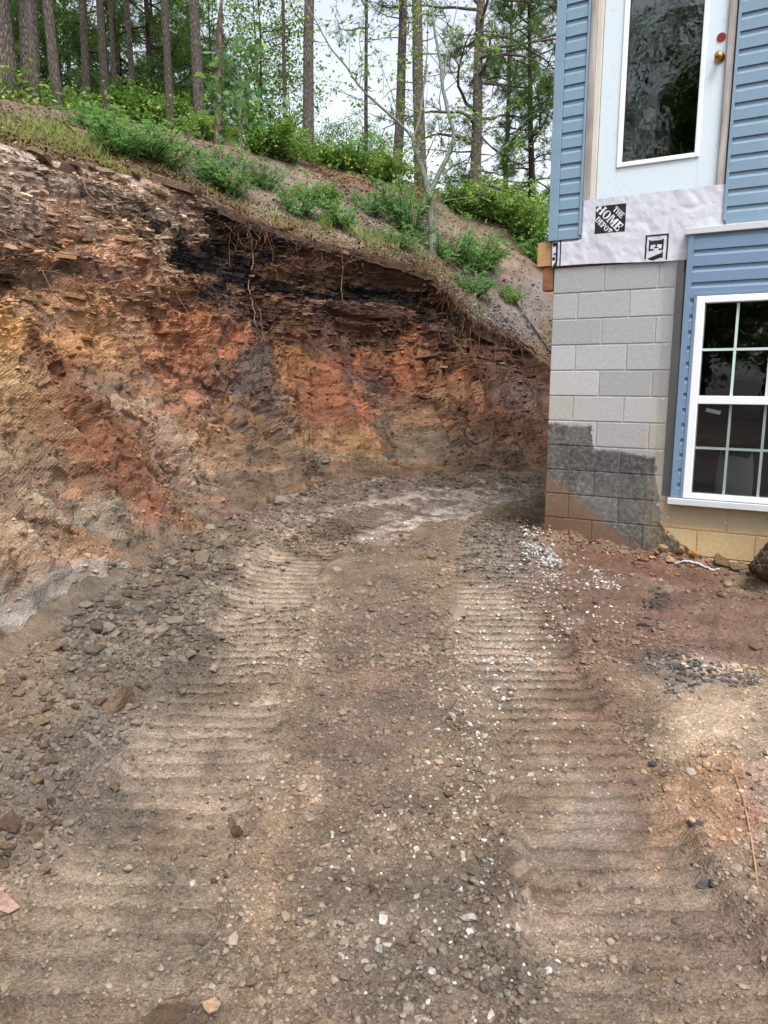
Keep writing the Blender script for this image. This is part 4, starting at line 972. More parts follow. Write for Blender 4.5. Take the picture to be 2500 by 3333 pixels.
for k in range(6, len(sb)):
    o = obj('loose_rock', BM_[int(rng.integers(10))], None, Pb[k] + [0, 0, sb[k] * .28], (rng.normal(0, .4), rng.normal(0, .4), rng.uniform(0, 6.28)), (sb[k],) * 3)
    if k == 300: tag(o, 'largest brown angular rock in the rubble left of the track', 'rock')
    elif bx_[k] < 760 and by_[k] > 2620: tag(o, 'brown rock in the rubble at the lower left edge', 'rock', 'rubble at the lower left edge')
    elif bx_[k] < 760: tag(o, 'brown rock in the talus between left rut and bank', 'rock', 'talus rocks beside the left rut')
    else: tag(o, 'dull brown stone in the rubble between the two ruts', 'rock', 'brown stones between the ruts')
def soil_col(P_):
    return tone(paint(P_, (116, 98, 80), GROUND_PATCH, 45))
def crumbs(name, n, xr, yr, s0, s1, label, dens=None, pwr=1.):
    x = rng.uniform(*xr, n); y = yr[0] + (yr[1] - yr[0]) * rng.uniform(0, 1, n) ** pwr
    P_ = np.stack([x, y, 0 * x], 1); d = toe_dist(x, y); b, s, kk = track_coord(x, y); u2, w2 = wall_uw(x, y)
    keep = (d > -.1) & ~((u2 > 0) & (w2 < .03))
    ph_ = (s / .1 + .8 * (fbm(P_, 5, 4, 9) - .5) + .6 * (fbm(P_, 1.1, 4, 3) - .5)) % 1.; pr = np.where(b < .27, .06 + .2 * smooth(3.6, 2.4, y) + .8 * smooth(.0, .1, ph_) * smooth(.4, .26, ph_), 1.) * (.25 + 1.5 * smooth(.4, .65, fbm(P_, 1.3, 4, 3)))
    pr = np.where((x > 1.25) & (y < 4.2), pr * .6, pr); pr = np.where(d < .8, pr * 2, pr)
    keep &= rng.uniform(0, 1, n) < pr
    P_ = P_[keep]; P_[:, 2] = ground_z(P_[:, 0], P_[:, 1]); m = len(P_)
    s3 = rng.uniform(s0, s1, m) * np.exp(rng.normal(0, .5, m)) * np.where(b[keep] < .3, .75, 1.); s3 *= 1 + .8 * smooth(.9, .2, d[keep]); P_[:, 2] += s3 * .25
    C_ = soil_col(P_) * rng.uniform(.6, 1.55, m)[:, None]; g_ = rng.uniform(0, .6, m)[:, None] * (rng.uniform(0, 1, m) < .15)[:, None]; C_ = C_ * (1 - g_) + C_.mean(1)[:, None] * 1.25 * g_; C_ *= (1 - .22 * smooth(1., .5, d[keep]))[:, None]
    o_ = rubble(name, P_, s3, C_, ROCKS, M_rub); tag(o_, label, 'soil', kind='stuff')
crumbs('soil_crumbs', 62000, (-1.75, 2.2), (1.15, 4.2), .0024, .0062, 'fine brown soil crumbs covering the near ground', pwr=1.35)
crumbs('soil_clods', 36000, (-1.8, 3.3), (3.6, 10), .0042, .0105, 'brown clods and crumbs covering the far ground', pwr=1.4)
# crumbled ridges pushed up between the cleats
nr = 90000; kk = rng.integers(0, 2, nr); s0_ = rng.uniform(0, 1, nr); ia = np.clip((s0_ * (len(TRK[0]) - 1)).astype(int), 0, len(TRK[0]) - 2); fa = rng.uniform(0, 1, nr)[:, None]
A0 = np.where(kk[:, None] == 0, TRK[0][ia], TRK[1][ia]); A1 = np.where(kk[:, None] == 0, TRK[0][ia + 1], TRK[1][ia + 1]); tn = A1 - A0; tn = tn / np.linalg.norm(tn, axis=1)[:, None]
pr_ = A0 * (1 - fa) + A1 * fa + np.stack([tn[:, 1], -tn[:, 0]], 1) * rng.uniform(-.27, .27, nr)[:, None]
pr_ = pr_[(pr_[:, 1] > 1.3) & (pr_[:, 1] < 7.2)]; P_ = np.c_[pr_, 0 * pr_[:, 0]]; b, s1_, k1_ = track_coord(P_[:, 0], P_[:, 1])
ph_ = (s1_ / .1 + .8 * (fbm(P_, 5, 4, 9) - .5) + .6 * (fbm(P_, 1.1, 4, 3) - .5)) % 1.
P_ = P_[(ph_ > .02) & (ph_ < .30) & (fbm(P_, 1.7, 3, 33) > .40)][:15000]; P_[:, 2] = ground_z(P_[:, 0], P_[:, 1]); m = len(P_); s3 = rng.uniform(.0022, .0055, m) * (.6 + .16 * P_[:, 1]) * np.exp(rng.normal(0, .4, m))
tag(rubble('cleat_crumbs', P_, s3, soil_col(P_) * rng.uniform(.5, .95, m)[:, None], ROCKS, M_rub), 'crumbled soil ridges between the cleat marks of the ruts', 'soil', kind='stuff')
# rubble at the foot of the block wall
nq = 500; uq = rng.uniform(-.05, 2.2, nq); wq = np.abs(rng.normal(.02, .16, nq)) + .01
Pq = np.stack([HC[0] + uq * WD[0] + wq * WN[0], HC[1] + uq * WD[1] + wq * WN[1], 0 * uq], 1); Pq[:, 2] = ground_z(Pq[:, 0], Pq[:, 1])
sq = rng.uniform(.008, .026, nq); cq = np.stack([lin(((112, 72, 54), (130, 98, 76), (100, 76, 62), (146, 118, 94))[int(k)]) for k in rng.integers(0, 4, nq)]); Pq[:, 2] += sq * .2
tag(rubble('wall_foot_rubble', Pq, sq, cq * rng.uniform(.7, 1.3, nq)[:, None], ROCKS + [SLABS[k] for k in range(6)], M_rub), 'red clay clods and chips along the foot of the block wall', 'rubble', kind='stuff')
# dark shale chips right of the road
nq = 300; qx, qy = in_ellipses(nq, [(2190, 2150, 90, 30, 8, 3.), (2300, 2190, 120, 30, 8, 2.), (2210, 2230, 60, 40, 0, 1.), (2400, 2210, 100, 25, 10, 1.), (2130, 1960, 35, 30, 0, .5), (2120, 2030, 40, 25, 0, .3)]); Pq = gpix(qx, qy); sq = rng.uniform(.008, .032, nq); Pq[:, 2] += sq * .15
tag(rubble('dark_shale_chips', Pq, sq, np.stack([lin((84, 80, 78)) * f for f in rng.uniform(.4, 1.5, nq)]), SLABS, M_rub, .35), 'dark grey shale chips strewn right of the road', 'shale', kind='stuff')
# --- single stones and slabs that can be picked out
def slab_mesh(name, k, mat):
    v, f = SLABS[k]; return mesh(name, v, f, mat)
M_shale = rock_mat('dark_shale', [(0., lin((58, 56, 60))), (1., lin((92, 86, 86)))], .5, 40)
M_tan = rock_mat('tan_stone', [(0., lin((130, 102, 82))), (1., lin((160, 132, 106)))], .6, 40)
M_ochre = rock_mat('ochre_stone', [(0., lin((178, 130, 70))), (1., lin((190, 142, 82)))], .8, 40)
M_pink = rock_mat('pink_stone', [(0., lin((150, 122, 110))), (1., lin((150, 122, 110)))], .4, 40)
def place_slab(px, py, size, k, mat, label, tilt=(.1, .1, 0.), cat='rock', lift=.12, name='shale_slab'):
    p = gpix(px, py)[0]; o = obj(name, slab_mesh(name, k, mat), None, p + [0, 0, size * lift], tilt, (size,) * 3); return tag(o, label, cat)
place_slab(2300, 2885, .045, 0, M_shale, 'dark shale slab lying flat on clay at lower right', (.15, .1, .4))
place_slab(2325, 2865, .035, 1, M_shale, 'small dark shale chip leaning behind the slab at lower right', (.5, .2, 1.2))
place_slab(2130, 2475, .026, 2, M_shale, 'dark stone chip beside the orange clay right of the rut', (.2, .1, .3))
place_slab(2290, 2463, .022, 3, M_shale, 'thin dark shale sliver upper right of the orange clay', (.1, 0, .1))
place_slab(2265, 2695, .035, 4, M_shale, 'narrow black shale sliver left of the long stick', (.1, .1, .1))
place_slab(2265, 2820, .022, 5, M_shale, 'small black chip just above the dark shale slab', (.2, .1, 2.))
place_slab(2435, 2525, .022, 6, M_shale, 'dark chip right of the top end of the stick', (.2, .2, .9))
o = place_slab(8, 2925, .06, 7, M_pink, 'pinkish stone cut by the left edge of the picture', (.3, .2, .2), lift=.3)
o = place_slab(560, 3335, .15, 8, M_brown, 'dark flat slab at the bottom left edge of the picture', (.08, -.1, .5), lift=-.02)
place_slab(690, 3260, .03, 2, M_tan, 'flat pale stone behind the dark slab at the bottom edge', (.3, 0, .2), lift=.3)
place_slab(1265, 2140, .06, 5, M_brown, 'flat brown stone alone between the ruts', (.1, .1, .3))
def wall_pt(u, w, dz=0.):
    x, y = HC[0] + u * WD[0] + w * WN[0], HC[1] + u * WD[1] + w * WN[1]; return np.array([x, y, float(ground_z(np.array([x]), np.array([y]))[0]) + dz])
def place_wall(u, w, size, k, mat, label, rot, dz, shape='slab'):
    me = slab_mesh('stone', k, mat) if shape == 'slab' else mesh('stone', *BIG[k], mat)
    o = obj('stone', me, None, wall_pt(u, w, dz), rot, (size,) * 3); return tag(o, label, 'stone')
place_wall(1.22, .09, .045, 3, M_ochre, 'round ochre stone against the wall under the window', (.2, .3, 1), .035, 'rock')
place_wall(1.13, .06, .03, 5, M_ochre, 'small ochre stone left of the round ochre stone', (.9, .3, 2), .05, 'rock')
place_wall(1.12, .04, .04, 1, M_tan, 'pale flake standing upright above the ochre stones', (1.3, .2, .4), .075)
place_wall(1.0, .08, .055, 2, M_tan, 'flat tan slab left of the ochre stones', (.4, .2, .2), .03)
place_wall(.96, .12, .045, 4, M_tan, 'tan slab tilted at the front of the stone heap', (.7, .1, 1.2), .03)
place_wall(1.06, .14, .05, 6, M_tan, 'tan stone in front of the ochre stones', (.3, .3, .7), .02, 'rock')
place_wall(.82, .08, .03, 7, M_tan, 'tan chip leaning at the left end of the stone heap', (1.0, .2, 1.2), .04)
place_wall(1.42, .09, .10, 3, M_brown, 'purple brown shale slab leaning low on the wall', (.5, .35, -.35), .035)
place_wall(1.52, .12, .07, 6, M_brown, 'brown shale slab right of the leaning slab', (.4, .3, -.6), .02)
place_wall(1.62, .10, .05, 8, M_tan, 'tan slab near the boulder at the right edge', (.2, .5, .3), .02)
# boulder at the right edge
v, f = subdiv_rock(rock_v(.9, .12), ICO_F, .06); v, f = subdiv_rock(v, f, .05); v, f = subdiv_rock(v, f, .035); v, f = subdiv_rock(v, f, .02)
v = v / np.abs(v).max() * (1 + .12 * (fbm(v, 3, 4, 5) - .5))[:, None]
m = Mat('boulder_rock'); m.i('Roughness', .85); vv_ = m.obco(); ff = m.noise(4, 6, .75, vv_)
m.color(m.ramp(ff, [(.3, lin((36, 30, 28))), (.5, lin((88, 70, 58))), (.66, lin((126, 104, 84))), (.74, lin((170, 150, 128)))])); m.bump(ff, .9, .06)
tag(obj('boulder', mesh('boulder', v, f, m.m, None, True), None, wall_pt(1.83, .16, .15), (.3, .2, .5), (.30, .17, .235)), 'dark brown rough boulder leaning on the tan blocks at right edge', 'boulder')
# white foam strip at the base of the wall
vv_ = []; L_ = np.linspace(1.10, 1.42, 24)
q = MB(); pts = [wall_pt(u2, .20 + .03 * math.sin(u2 * 9), .012) for u2 in L_]
V_ = []
for k, p in enumerate(pts):
    a_ = .02 * (.5 + .5 * math.sin(k * 1.3) ** 2) * (1 if 0 < k < 23 else .3)
    for (dw, dz) in ((0, 0), (a_ * 1.4, .002), (a_ * 1.4, .007), (0, .009)): V_.append(p + np.array([WN[0] * dw, WN[1] * dw, dz]))
F_ = [(a * 4 + j, a * 4 + (j + 1) % 4, (a + 1) * 4 + (j + 1) % 4, (a + 1) * 4 + j) for a in range(23) for j in range(4)] + [(0, 1, 2, 3), (95, 94, 93, 92)]
q.add(V_, F_); tag(q.build('foam_strip', M_trimg), 'ragged strip of white foam along the base of the wall', 'foam')
# stick on the clay, pipe on the scree
pts = np.concatenate([gpix(px, py) for px, py in ((2372, 2475), (2395, 2540), (2420, 2610), (2440, 2700), (2455, 2800), (2468, 2900))]) + [0, 0, .006]
tag(MB().tube(pts, [.0015, .0025, .003, .0032, .003, .002], 6).build('stick', wood_mat('pale_stick', lin((140, 92, 62)), lin((196, 156, 118)), (5, 5, 5))), 'long thin orange brown stick on the clay at lower right', 'stick')
pts = np.array([hpix(px, py) for px, py in ((1645, 955), (1690, 1010), (1740, 1080), (1795, 1160))]); pts[:, 2] += .05
tag(MB().tube(pts, .018, 8).build('drain_pipe', flat_mat('black_pipe', lin((60, 60, 64)), .5, .1, 10)), 'thin dark pipe running down the scree beside the house', 'pipe')

# ------------------------------------------------------------------ bank: slabs, roots
vis = np.where((UU > 4.3) & (UU < 14.8) & (T > .05) & (T < .985))[0]
wgt = (.03 + 1.3 * smooth(.46, .66, T[vis])) * (.25 + 1.5 * smooth(.42, .6, fbm(P[vis], 1.4, 3, 5)))
wgt = wgt * smooth(14.6, 13.2, UU[vis])
pick = rng.choice(vis, 4200, p=wgt / wgt.sum(), replace=False)
sz = np.clip(rng.uniform(.03, .075, 4200) * np.exp(rng.normal(0, .5, 4200)), .02, .24); sz[T[pick] < .45] *= .45; sz[UU[pick] > 9] *= .85
order = np.argsort(-sz)
M_slab = Mat('bank_shale'); M_slab.i('Roughness', .9); M_slab.i('Specular IOR Level', .2)
a_ = M_slab.n('ShaderNodeAttribute'); a_.attribute_type = 'OBJECT'; a_.attribute_name = 'tint'
nf_ = M_slab.noise(45, 3, .7, M_slab.geo()); M_slab.color(M_slab.mix(1, a_.outputs['Color'], M_slab.ramp(nf_, [(.3, .6), (.7, 1.3)]), 'MULTIPLY')); M_slab.bump(nf_, .5, .02); M_slab = M_slab.m
SM = [slab_mesh('shale_slab', k, M_slab) for k in range(10)]
ANG = np.arctan2(np.repeat(np.gradient(BC[:, 1]), NTT), np.repeat(np.gradient(BC[:, 0]), NTT))
def bank_rot(): return (rng.normal(.0, .10), rng.normal(-.06, .10), rng.uniform(0, 6.28))
for k in order[:290]:
    j = pick[k]; o = obj('shale_slab', SM[int(rng.integers(10))], bank, PD[j] - N3[j] * sz[k] * .25, (rng.normal(0, .07), rng.normal(-.04, .07), ANG[j] + rng.normal(0, .35)), (sz[k] * 1.25, sz[k] * .85, min(sz[k] * .55, .1)))
    c = BCOL[j] * rng.uniform(.75, 1.3); o['tint'] = [float(x) for x in c]
r = order[290:]; r = r[UU[pick[r]] > 7.5]; THIN = [(v * [1.2, 1.0, .42], f) for v, f in SLABS] + [v * [1.2, 1., .4] for v in ROCKS[:3]]
o = rubble('shale_chips', PD[pick[r]] - N3[pick[r]] * (sz[r] * .2)[:, None], sz[r] * .75, BCOL[pick[r]] * rng.uniform(.7, 1.5, len(r))[:, None], THIN, M_rub, .15, bank); o['kind'] = 'stuff'
vl = np.where((UU > 4.3) & (UU < 8.4) & (T > .5) & (T < .985))[0]; wl = smooth(.5, .75, T[vl]) * (.15 + smooth(.42, .6, fbm(P[vl], 1.6, 3, 65))); pl_ = rng.choice(vl, 4200, p=wl / wl.sum(), replace=False)
sl_ = np.clip(rng.uniform(.016, .042, 4200) * np.exp(rng.normal(0, .45, 4200)), .012, .12)
o = rubble('loose_shale', PD[pl_] + N3[pl_] * (sl_ * .1)[:, None], sl_, BCOL[pl_] * rng.uniform(.6, 1.45, 4200)[:, None], [(v * [1.1, 1., .75], f) for v, f in SLABS], M_rub, .3, bank); o['kind'] = 'stuff'
# crumbs clinging to the face and lying on the hill
pick = rng.choice(vis, 14000, replace=False); ss_ = rng.uniform(.005, .012, 14000) * np.exp(rng.normal(0, .45, 14000))
o = rubble('face_crumbs', PD[pick] + N3[pick] * (ss_ * .2)[:, None], ss_, BCOL[pick] * rng.uniform(.5, 1.5, 14000)[:, None], ROCKS, M_rub, None, bank); o['kind'] = 'stuff'
hv = np.where((W > .02) & (W < 7) & (np.repeat(uu[sel], nw) > 5) & (np.repeat(uu[sel], nw) < 15.5))[0]
hw = .35 + 2.2 * (np.repeat(uu[sel], nw)[hv] > 11.5); pick = rng.choice(hv, 17000, p=hw / hw.sum()); ss_ = rng.uniform(.008, .024, 17000) * np.exp(rng.normal(0, .35, 17000)); hp_ = HP[pick] + np.c_[rng.normal(0, .05, (17000, 2)), ss_ * .2]
o = rubble('scree_chips', hp_, ss_, HCOL[pick] * rng.uniform(.55, 1.45, 17000)[:, None], ROCKS + SLABS, M_rub); tag(o, 'brown shale chips scattered over the slope above the cut', 'scree', kind='stuff')
# large slabs on the crest at the left
CS = [((560, 580), .34, 3, (.18, .28, .1)), ((600, 600), .26, 5, (.2, .3, .4)), ((250, 490), .14, 1, (.2, .2, .5)), ((130, 500), .16, 4, (.1, .3, 1.)), ((330, 560), .16, 6, (.6, .2, .3)), ((390, 590), .13, 2, (.4, .5, .9)), ((300, 480), .11, 7, (.3, .1, 2.)), ((440, 560), .12, 8, (.2, .4, 1.4))]
pxb, pyb = project(PD)
for (q, s3, k, rt_) in CS:
    m_ = np.where((UU > 4.3) & (UU < 14.8))[0]; j = m_[np.argmin((pxb[m_] - q[0]) ** 2 + (pyb[m_] - q[1]) ** 2)]
    o = obj('shale_slab', SM[k], bank, PD[j] + N3[j] * .02, rt_, (s3, s3 * .8, s3)); o['tint'] = [float(x) for x in lin((132, 112, 96)) * rng.uniform(.6, 1.1)]
# roots hanging from the sod
M_root = wood_mat('root_bark', lin((86, 60, 46)), lin((140, 108, 86)), (8, 8, 8))
def surf(q, lift=.03):
    m_ = surf.m; j = m_[np.argmin((pxb[m_] - q[0]) ** 2 + (pyb[m_] - q[1]) ** 2)]; return PD[j] + N3[j] * lift
surf.m = np.where((UU > 4.3) & (UU < 15.4))[0][::2]
ROOTS = [([(805, 770), (815, 850), (800, 930), (812, 1000), (822, 1060), (835, 1110)], .011), ([(835, 1010), (840, 1060), (852, 1115)], .006), ([(1105, 810), (1110, 880), (1105, 950), (1118, 1000)], .008), ([(1030, 800), (1045, 860), (1030, 900)], .006), ([(255, 590), (280, 660), (320, 720), (330, 740)], .009), ([(20, 560), (50, 610), (70, 650)], .008), ([(110, 900), (200, 905), (300, 940)], .008), ([(120, 890), (160, 980), (250, 1030), (310, 1060)], .006), ([(220, 900), (280, 980), (330, 1040), (360, 1100)], .005), ([(560, 960), (600, 1030), (630, 1090)], .005), ([(1410, 880), (1425, 930), (1420, 980)], .012), ([(1560, 930), (1640, 1000), (1720, 1060), (1780, 1100)], .010), ([(1690, 1070), (1720, 1105), (1760, 1130), (1795, 1160)], .022), ([(1600, 1030), (1610, 1120), (1600, 1220)], .007), ([(1660, 1010), (1680, 1120), (1700, 1200)], .007), ([(1490, 1000), (1500, 1050), (1485, 1100)], .008), ([(1540, 1010), (1550, 1090), (1545, 1160)], .006), ([(740, 760), (735, 830), (742, 880)], .005), ([(860, 760), (880, 840), (875, 880)], .005), ([(910, 770), (905, 840)], .004)]
for (pl, r0) in ROOTS:
    pts = np.array([surf(q, .05 + r0) for q in pl]); n = (len(pts) - 1) * 5 + 1; pts = spline(pts, np.linspace(0, len(pl) - 1, n)); pts += rng.normal(0, r0 * .8, pts.shape)
    MB().tube(pts, np.linspace(r0, r0 * .35, n), 6).build('root', M_root, bank, True)
fh = MB()
def hairs(n, px0, px1, py0, py1, ln):
    for _ in range(n):
        p = surf((rng.uniform(px0, px1), rng.uniform(py0, py1)), .06); L__ = ln * rng.uniform(.4, 1.2); k = 5
        d = np.cumsum(np.c_[rng.normal(0, .03, (k, 2)) + rng.normal(0, .02, 2), -np.full(k, L__ / k) * rng.uniform(.2, 1.3, k)], 0)
        fh.tube(p + np.concatenate([[[0, 0, 0]], d]) + [0, -.03, .03], np.linspace(.004, .0015, k + 1), 3, False)
hairs(150, 1420, 1600, 890, 1090, .38); hairs(70, 1590, 1720, 990, 1090, .35); hairs(60, 700, 900, 700, 800, .3); hairs(80, 900, 1420, 770, 880, .2); hairs(60, 100, 700, 560, 700, .14)
o = fh.build('fine_roots', M_root, bank); o['kind'] = 'stuff'
#__PART4__
# ------------------------------------------------------------------ vegetation
def bark_mat(name, c1, c2, sc=(22, 22, 7), bump=.8):
    m = Mat(name); m.i('Roughness', .95); m.i('Specular IOR Level', .1)
    v = m.obco(scale=sc); x = m.n('ShaderNodeTexVoronoi'); x.feature = 'DISTANCE_TO_EDGE'; x.inputs['Scale'].default_value = 1.; m.l(v, x.inputs['Vector'])
    x.inputs['Randomness'].default_value = 1.; h = m.ramp(x.outputs['Distance'], [(0., 0.), (.3, .75), (.6, 1.)]); f = m.noise(2.2, 4, .8, v)
    m.color(m.mix(1, m.mix(h, c1, c2), m.ramp(f, [(.3, .55), (.7, 1.35)]), 'MULTIPLY')); m.bump(m.math('ADD', h, m.math('MULTIPLY', f, 1.5)), bump, .03); return m.m
M_pine_bark = bark_mat('pine_bark', lin((84, 76, 72)), lin((150, 138, 130)), (30, 30, 8))
M_dark_bark = bark_mat('dark_bark', lin((56, 48, 44)), lin((88, 78, 70)), (30, 30, 9))
M_birch = bark_mat('lichen_bark', lin((96, 98, 88)), lin((158, 160, 148)), (30, 30, 34), .3)
M_dead = bark_mat('dead_wood', lin((84, 74, 66)), lin((134, 122, 110)), (20, 20, 3), .5)
G_ = lambda r, g, b: lin((r, g, b))
M_needle = leaf_mat('pine_needles', [(0., G_(60, 84, 52)), (.5, G_(84, 114, 68)), (1., G_(120, 148, 84))], .3)
M_leaf = leaf_mat('green_leaves', [(0., G_(66, 98, 52)), (.5, G_(100, 138, 70)), (.85, G_(134, 168, 92)), (1., G_(176, 196, 118))], .4)
M_leaf_d = leaf_mat('forest_leaves', [(0., G_(60, 92, 56)), (.5, G_(92, 132, 74)), (.9, G_(130, 168, 94)), (1., G_(170, 198, 124))], .4)
M_leaf_y = leaf_mat('yellow_green_leaves', [(0., G_(94, 124, 66)), (.5, G_(126, 156, 88)), (1., G_(166, 188, 118))], .4)
M_fern = leaf_mat('blue_green_leaflets', [(0., G_(84, 122, 80)), (.5, G_(116, 160, 108)), (1., G_(160, 194, 140))], .35)
M_oak = leaf_mat('oak_leaves', [(0., G_(58, 92, 62)), (.5, G_(88, 126, 84)), (.85, G_(124, 158, 118)), (1., G_(150, 176, 90))], .35)
M_grass = leaf_mat('grass_blades', [(0., G_(104, 122, 64)), (.5, G_(136, 156, 84)), (.85, G_(164, 176, 106)), (1., G_(176, 160, 116))], .35)
def unit(v): return v / (np.linalg.norm(v, axis=-1, keepdims=True) + 1e-9)
def leaf_mesh(name, pos, L, Wd, mat, up=.5, dirs=None, fold=.0):
    """one small kite-shaped leaf per point"""
    n = len(pos); d = unit(rng.normal(0, 1, (n, 3)) * [1, 1, .6] + [0, 0, -.15]) if dirs is None else unit(dirs + rng.normal(0, .35, (n, 3)))
    nrm = unit(rng.normal(0, 1, (n, 3)) * (1 - up) + np.array([0, 0, up]) * 1.2); sd_ = unit(np.cross(d, nrm))
    l = (L * rng.uniform(.65, 1.3, n))[:, None]; w = l * Wd / L
    V_ = np.stack([pos, pos + d * l * .45 + sd_ * w * .5, pos + d * l, pos + d * l * .45 - sd_ * w * .5], 1).reshape(-1, 3)
    return mesh(name, V_, np.arange(n * 4).reshape(-1, 4), mat)
def needle_mesh(name, pos, dirs, L, w, per, mat):
    n = len(pos); p = np.repeat(pos, per, 0); d = unit(np.repeat(dirs, per, 0) * .75 + unit(rng.normal(0, 1, (n * per, 3))))
    s_ = unit(np.cross(d, rng.normal(0, 1, (n * per, 3)))) * w; l = L * rng.uniform(.7, 1.15, (n * per, 1))
    V_ = np.stack([p - s_, p + s_, p + d * l], 1).reshape(-1, 3); return mesh(name, V_, np.arange(len(V_)).reshape(-1, 3), mat)
def limb(p0, d, L, n=6, droop=.1, wob=.12):
    pts = [np.array(p0, float)]; d = unit(np.array(d, float))
    for k in range(n):
        d = unit(d + rng.normal(0, wob, 3) + np.array([0, 0, -droop / n])); pts.append(pts[-1] + d * L / n)
    return np.array(pts)
def make_pine(h, r0, cb, nl, Lmax, lw, seed, dead=4, dens=1., bark=None, up=.25, nl_len=.17, nw_=.006, stub=.35):
    global rng
    rng = np.random.default_rng(seed); tr = MB()
    z = np.linspace(-.3, h, 16); wob = np.cumsum(rng.normal(0, .012 * h / 10, (16, 2)), 0); tp = np.c_[wob, z]
    tr.tube(tp, np.linspace(1, .25, 16) * r0 * (1 + .25 * np.exp(-np.maximum(z, 0) * 3)), 12)
    TP, TD = [], []
    for k in range(nl + dead):
        fz = (k + rng.uniform(0, 1)) / nl if k < nl else 0; zz = cb + (h - cb) * fz if k < nl else rng.uniform(stub * cb, cb)
        a = rng.uniform(0, 2 * np.pi); b = np.array([np.interp(zz, z, tp[:, 0]), np.interp(zz, z, tp[:, 1]), zz])
        L_ = (Lmax * (1 - .75 * fz) * rng.uniform(.6, 1.1)) if k < nl else Lmax * rng.uniform(.15, .5)
        l = limb(b, (math.cos(a), math.sin(a), rng.uniform(-.15, .35) + up * fz), L_, 7, .25, .13); rr = lw * (.5 + .5 * (1 - fz)) * (1 if k < nl else .55)
        tr.tube(l, np.linspace(rr, rr * .2, 8), 5, False)
        if k >= nl: continue
        ns = int(7 + 5 * L_ / Lmax)
        for q in range(ns):
            f_ = rng.uniform(.3, 1.); b2 = np.array([np.interp(f_ * 7, range(8), l[:, c]) for c in range(3)]); dd = unit(l[-1] - l[0]) * .6 + rng.normal(0, .55, 3) + [0, 0, .1]
            t_l = limb(b2, dd, L_ * rng.uniform(.18, .38), 4, .0, .2); tr.tube(t_l, np.linspace(rr * .3, rr * .1, 5), 3, False)
            m_ = int(7 * dens); ft = rng.uniform(.25, 1, m_); pp = np.array([[np.interp(x * 4, range(5), t_l[:, c]) for c in range(3)] for x in ft]) + rng.normal(0, .06, (m_, 3)); TP.append(pp); TD.append(np.tile(unit(t_l[-1] - t_l[0]), (m_, 1)))
    TP, TD = np.concatenate(TP), np.concatenate(TD)
    return tr.mesh('trunk', bark or M_pine_bark, True), needle_mesh('crown', TP, TD, nl_len, nw_, 11, M_needle)
def make_broad(h, r0, cb, nl, Lmax, seed, mat, leaf=.085, per=19, bark=None, spread=.22, ns=9):
    global rng
    rng = np.random.default_rng(seed); tr = MB()
    z = np.linspace(-.3, h, 12); wob = np.cumsum(rng.normal(0, .03 * h / 8, (12, 2)), 0); tp = np.c_[wob, z]; tr.tube(tp, np.linspace(1, .15, 12) * r0, 8); LP = []
    for k in range(nl):
        fz = (k + rng.uniform(0, 1)) / nl; zz = cb + (h - cb) * fz; a = rng.uniform(0, 2 * np.pi); b = np.array([np.interp(zz, z, tp[:, 0]), np.interp(zz, z, tp[:, 1]), zz])
        L_ = Lmax * (1 - .55 * abs(fz - .35) * 1.4) * rng.uniform(.6, 1.1); l = limb(b, (math.cos(a), math.sin(a), rng.uniform(.15, .8)), L_, 6, .25, .16); rr = r0 * .3 * (1 - .5 * fz); tr.tube(l, np.linspace(rr, rr * .2, 7), 4, False)
        for q in range(ns):
            f_ = rng.uniform(.3, 1.); b2 = np.array([np.interp(f_ * 6, range(7), l[:, c]) for c in range(3)]); t_l = limb(b2, rng.normal(0, .7, 3) + unit(l[-1] - l[0]) * .6, L_ * rng.uniform(.2, .4), 3, .05, .2); tr.tube(t_l, np.linspace(rr * .25, rr * .08, 4), 3, False)
            LP.append(t_l[rng.integers(1, 4, per)] + rng.normal(0, spread, (per, 3)) * [1, 1, .5])
    return tr.mesh('trunk', bark or M_dark_bark, True), leaf_mesh('crown', np.concatenate(LP), leaf, leaf * .58, mat, .55)
def make_bush(kind, seed):
    """unit bush about 1 m wide and 1 m tall"""
    global rng
    rng = np.random.default_rng(seed); st_ = MB(); LP = []; LD = []
    for k in range(26):
        a = rng.uniform(0, 2 * np.pi); r = rng.uniform(.0, .12); l = limb((r * math.cos(a), r * math.sin(a), -.06), (math.cos(a) * rng.uniform(.1, .9), math.sin(a) * rng.uniform(.1, .9), 1), rng.uniform(.5, 1.05), 6, .35, .12)
        st_.tube(l, np.linspace(.009, .003, 7), 4, False)
        for q in range(9):
            f_ = rng.uniform(.25, 1.); b2 = np.array([np.interp(f_ * 6, range(7), l[:, c]) for c in range(3)])
            if kind == 'feather':
                fr = limb(b2, rng.normal(0, .7, 3) + [0, 0, .5], rng.uniform(.12, .24), 5, .5, .1); t = np.repeat(np.linspace(.1, 5, 13), 2); pp = np.stack([np.interp(t, range(6), fr[:, c]) for c in range(3)], 1); d0 = unit(fr[-1] - fr[0]); s0 = unit(np.cross(d0, [.1, .2, 1])); LP.append(pp); LD.append(np.where((np.arange(26) % 2)[:, None] == 0, s0, -s0) + d0 * .4)
            else:
                m_ = 22; tw = limb(b2, rng.normal(0, .7, 3) + [0, 0, .3], rng.uniform(.1, .25), 3, .1, .2); LP.append(tw[rng.integers(0, 4, m_)] + rng.normal(0, .045, (m_, 3)))
    LP = np.concatenate(LP); mat = {'feather': M_fern, 'leafy': M_leaf, 'yellow': M_leaf_y, 'oak': M_oak}[kind]
    if kind == 'feather': fm = leaf_mesh('foliage', LP, .05, .017, mat, .5, np.concatenate(LD))
    else: fm = leaf_mesh('foliage', LP, .06, .036, mat, .45)
    return st_.mesh('stem', M_dark_bark), fm
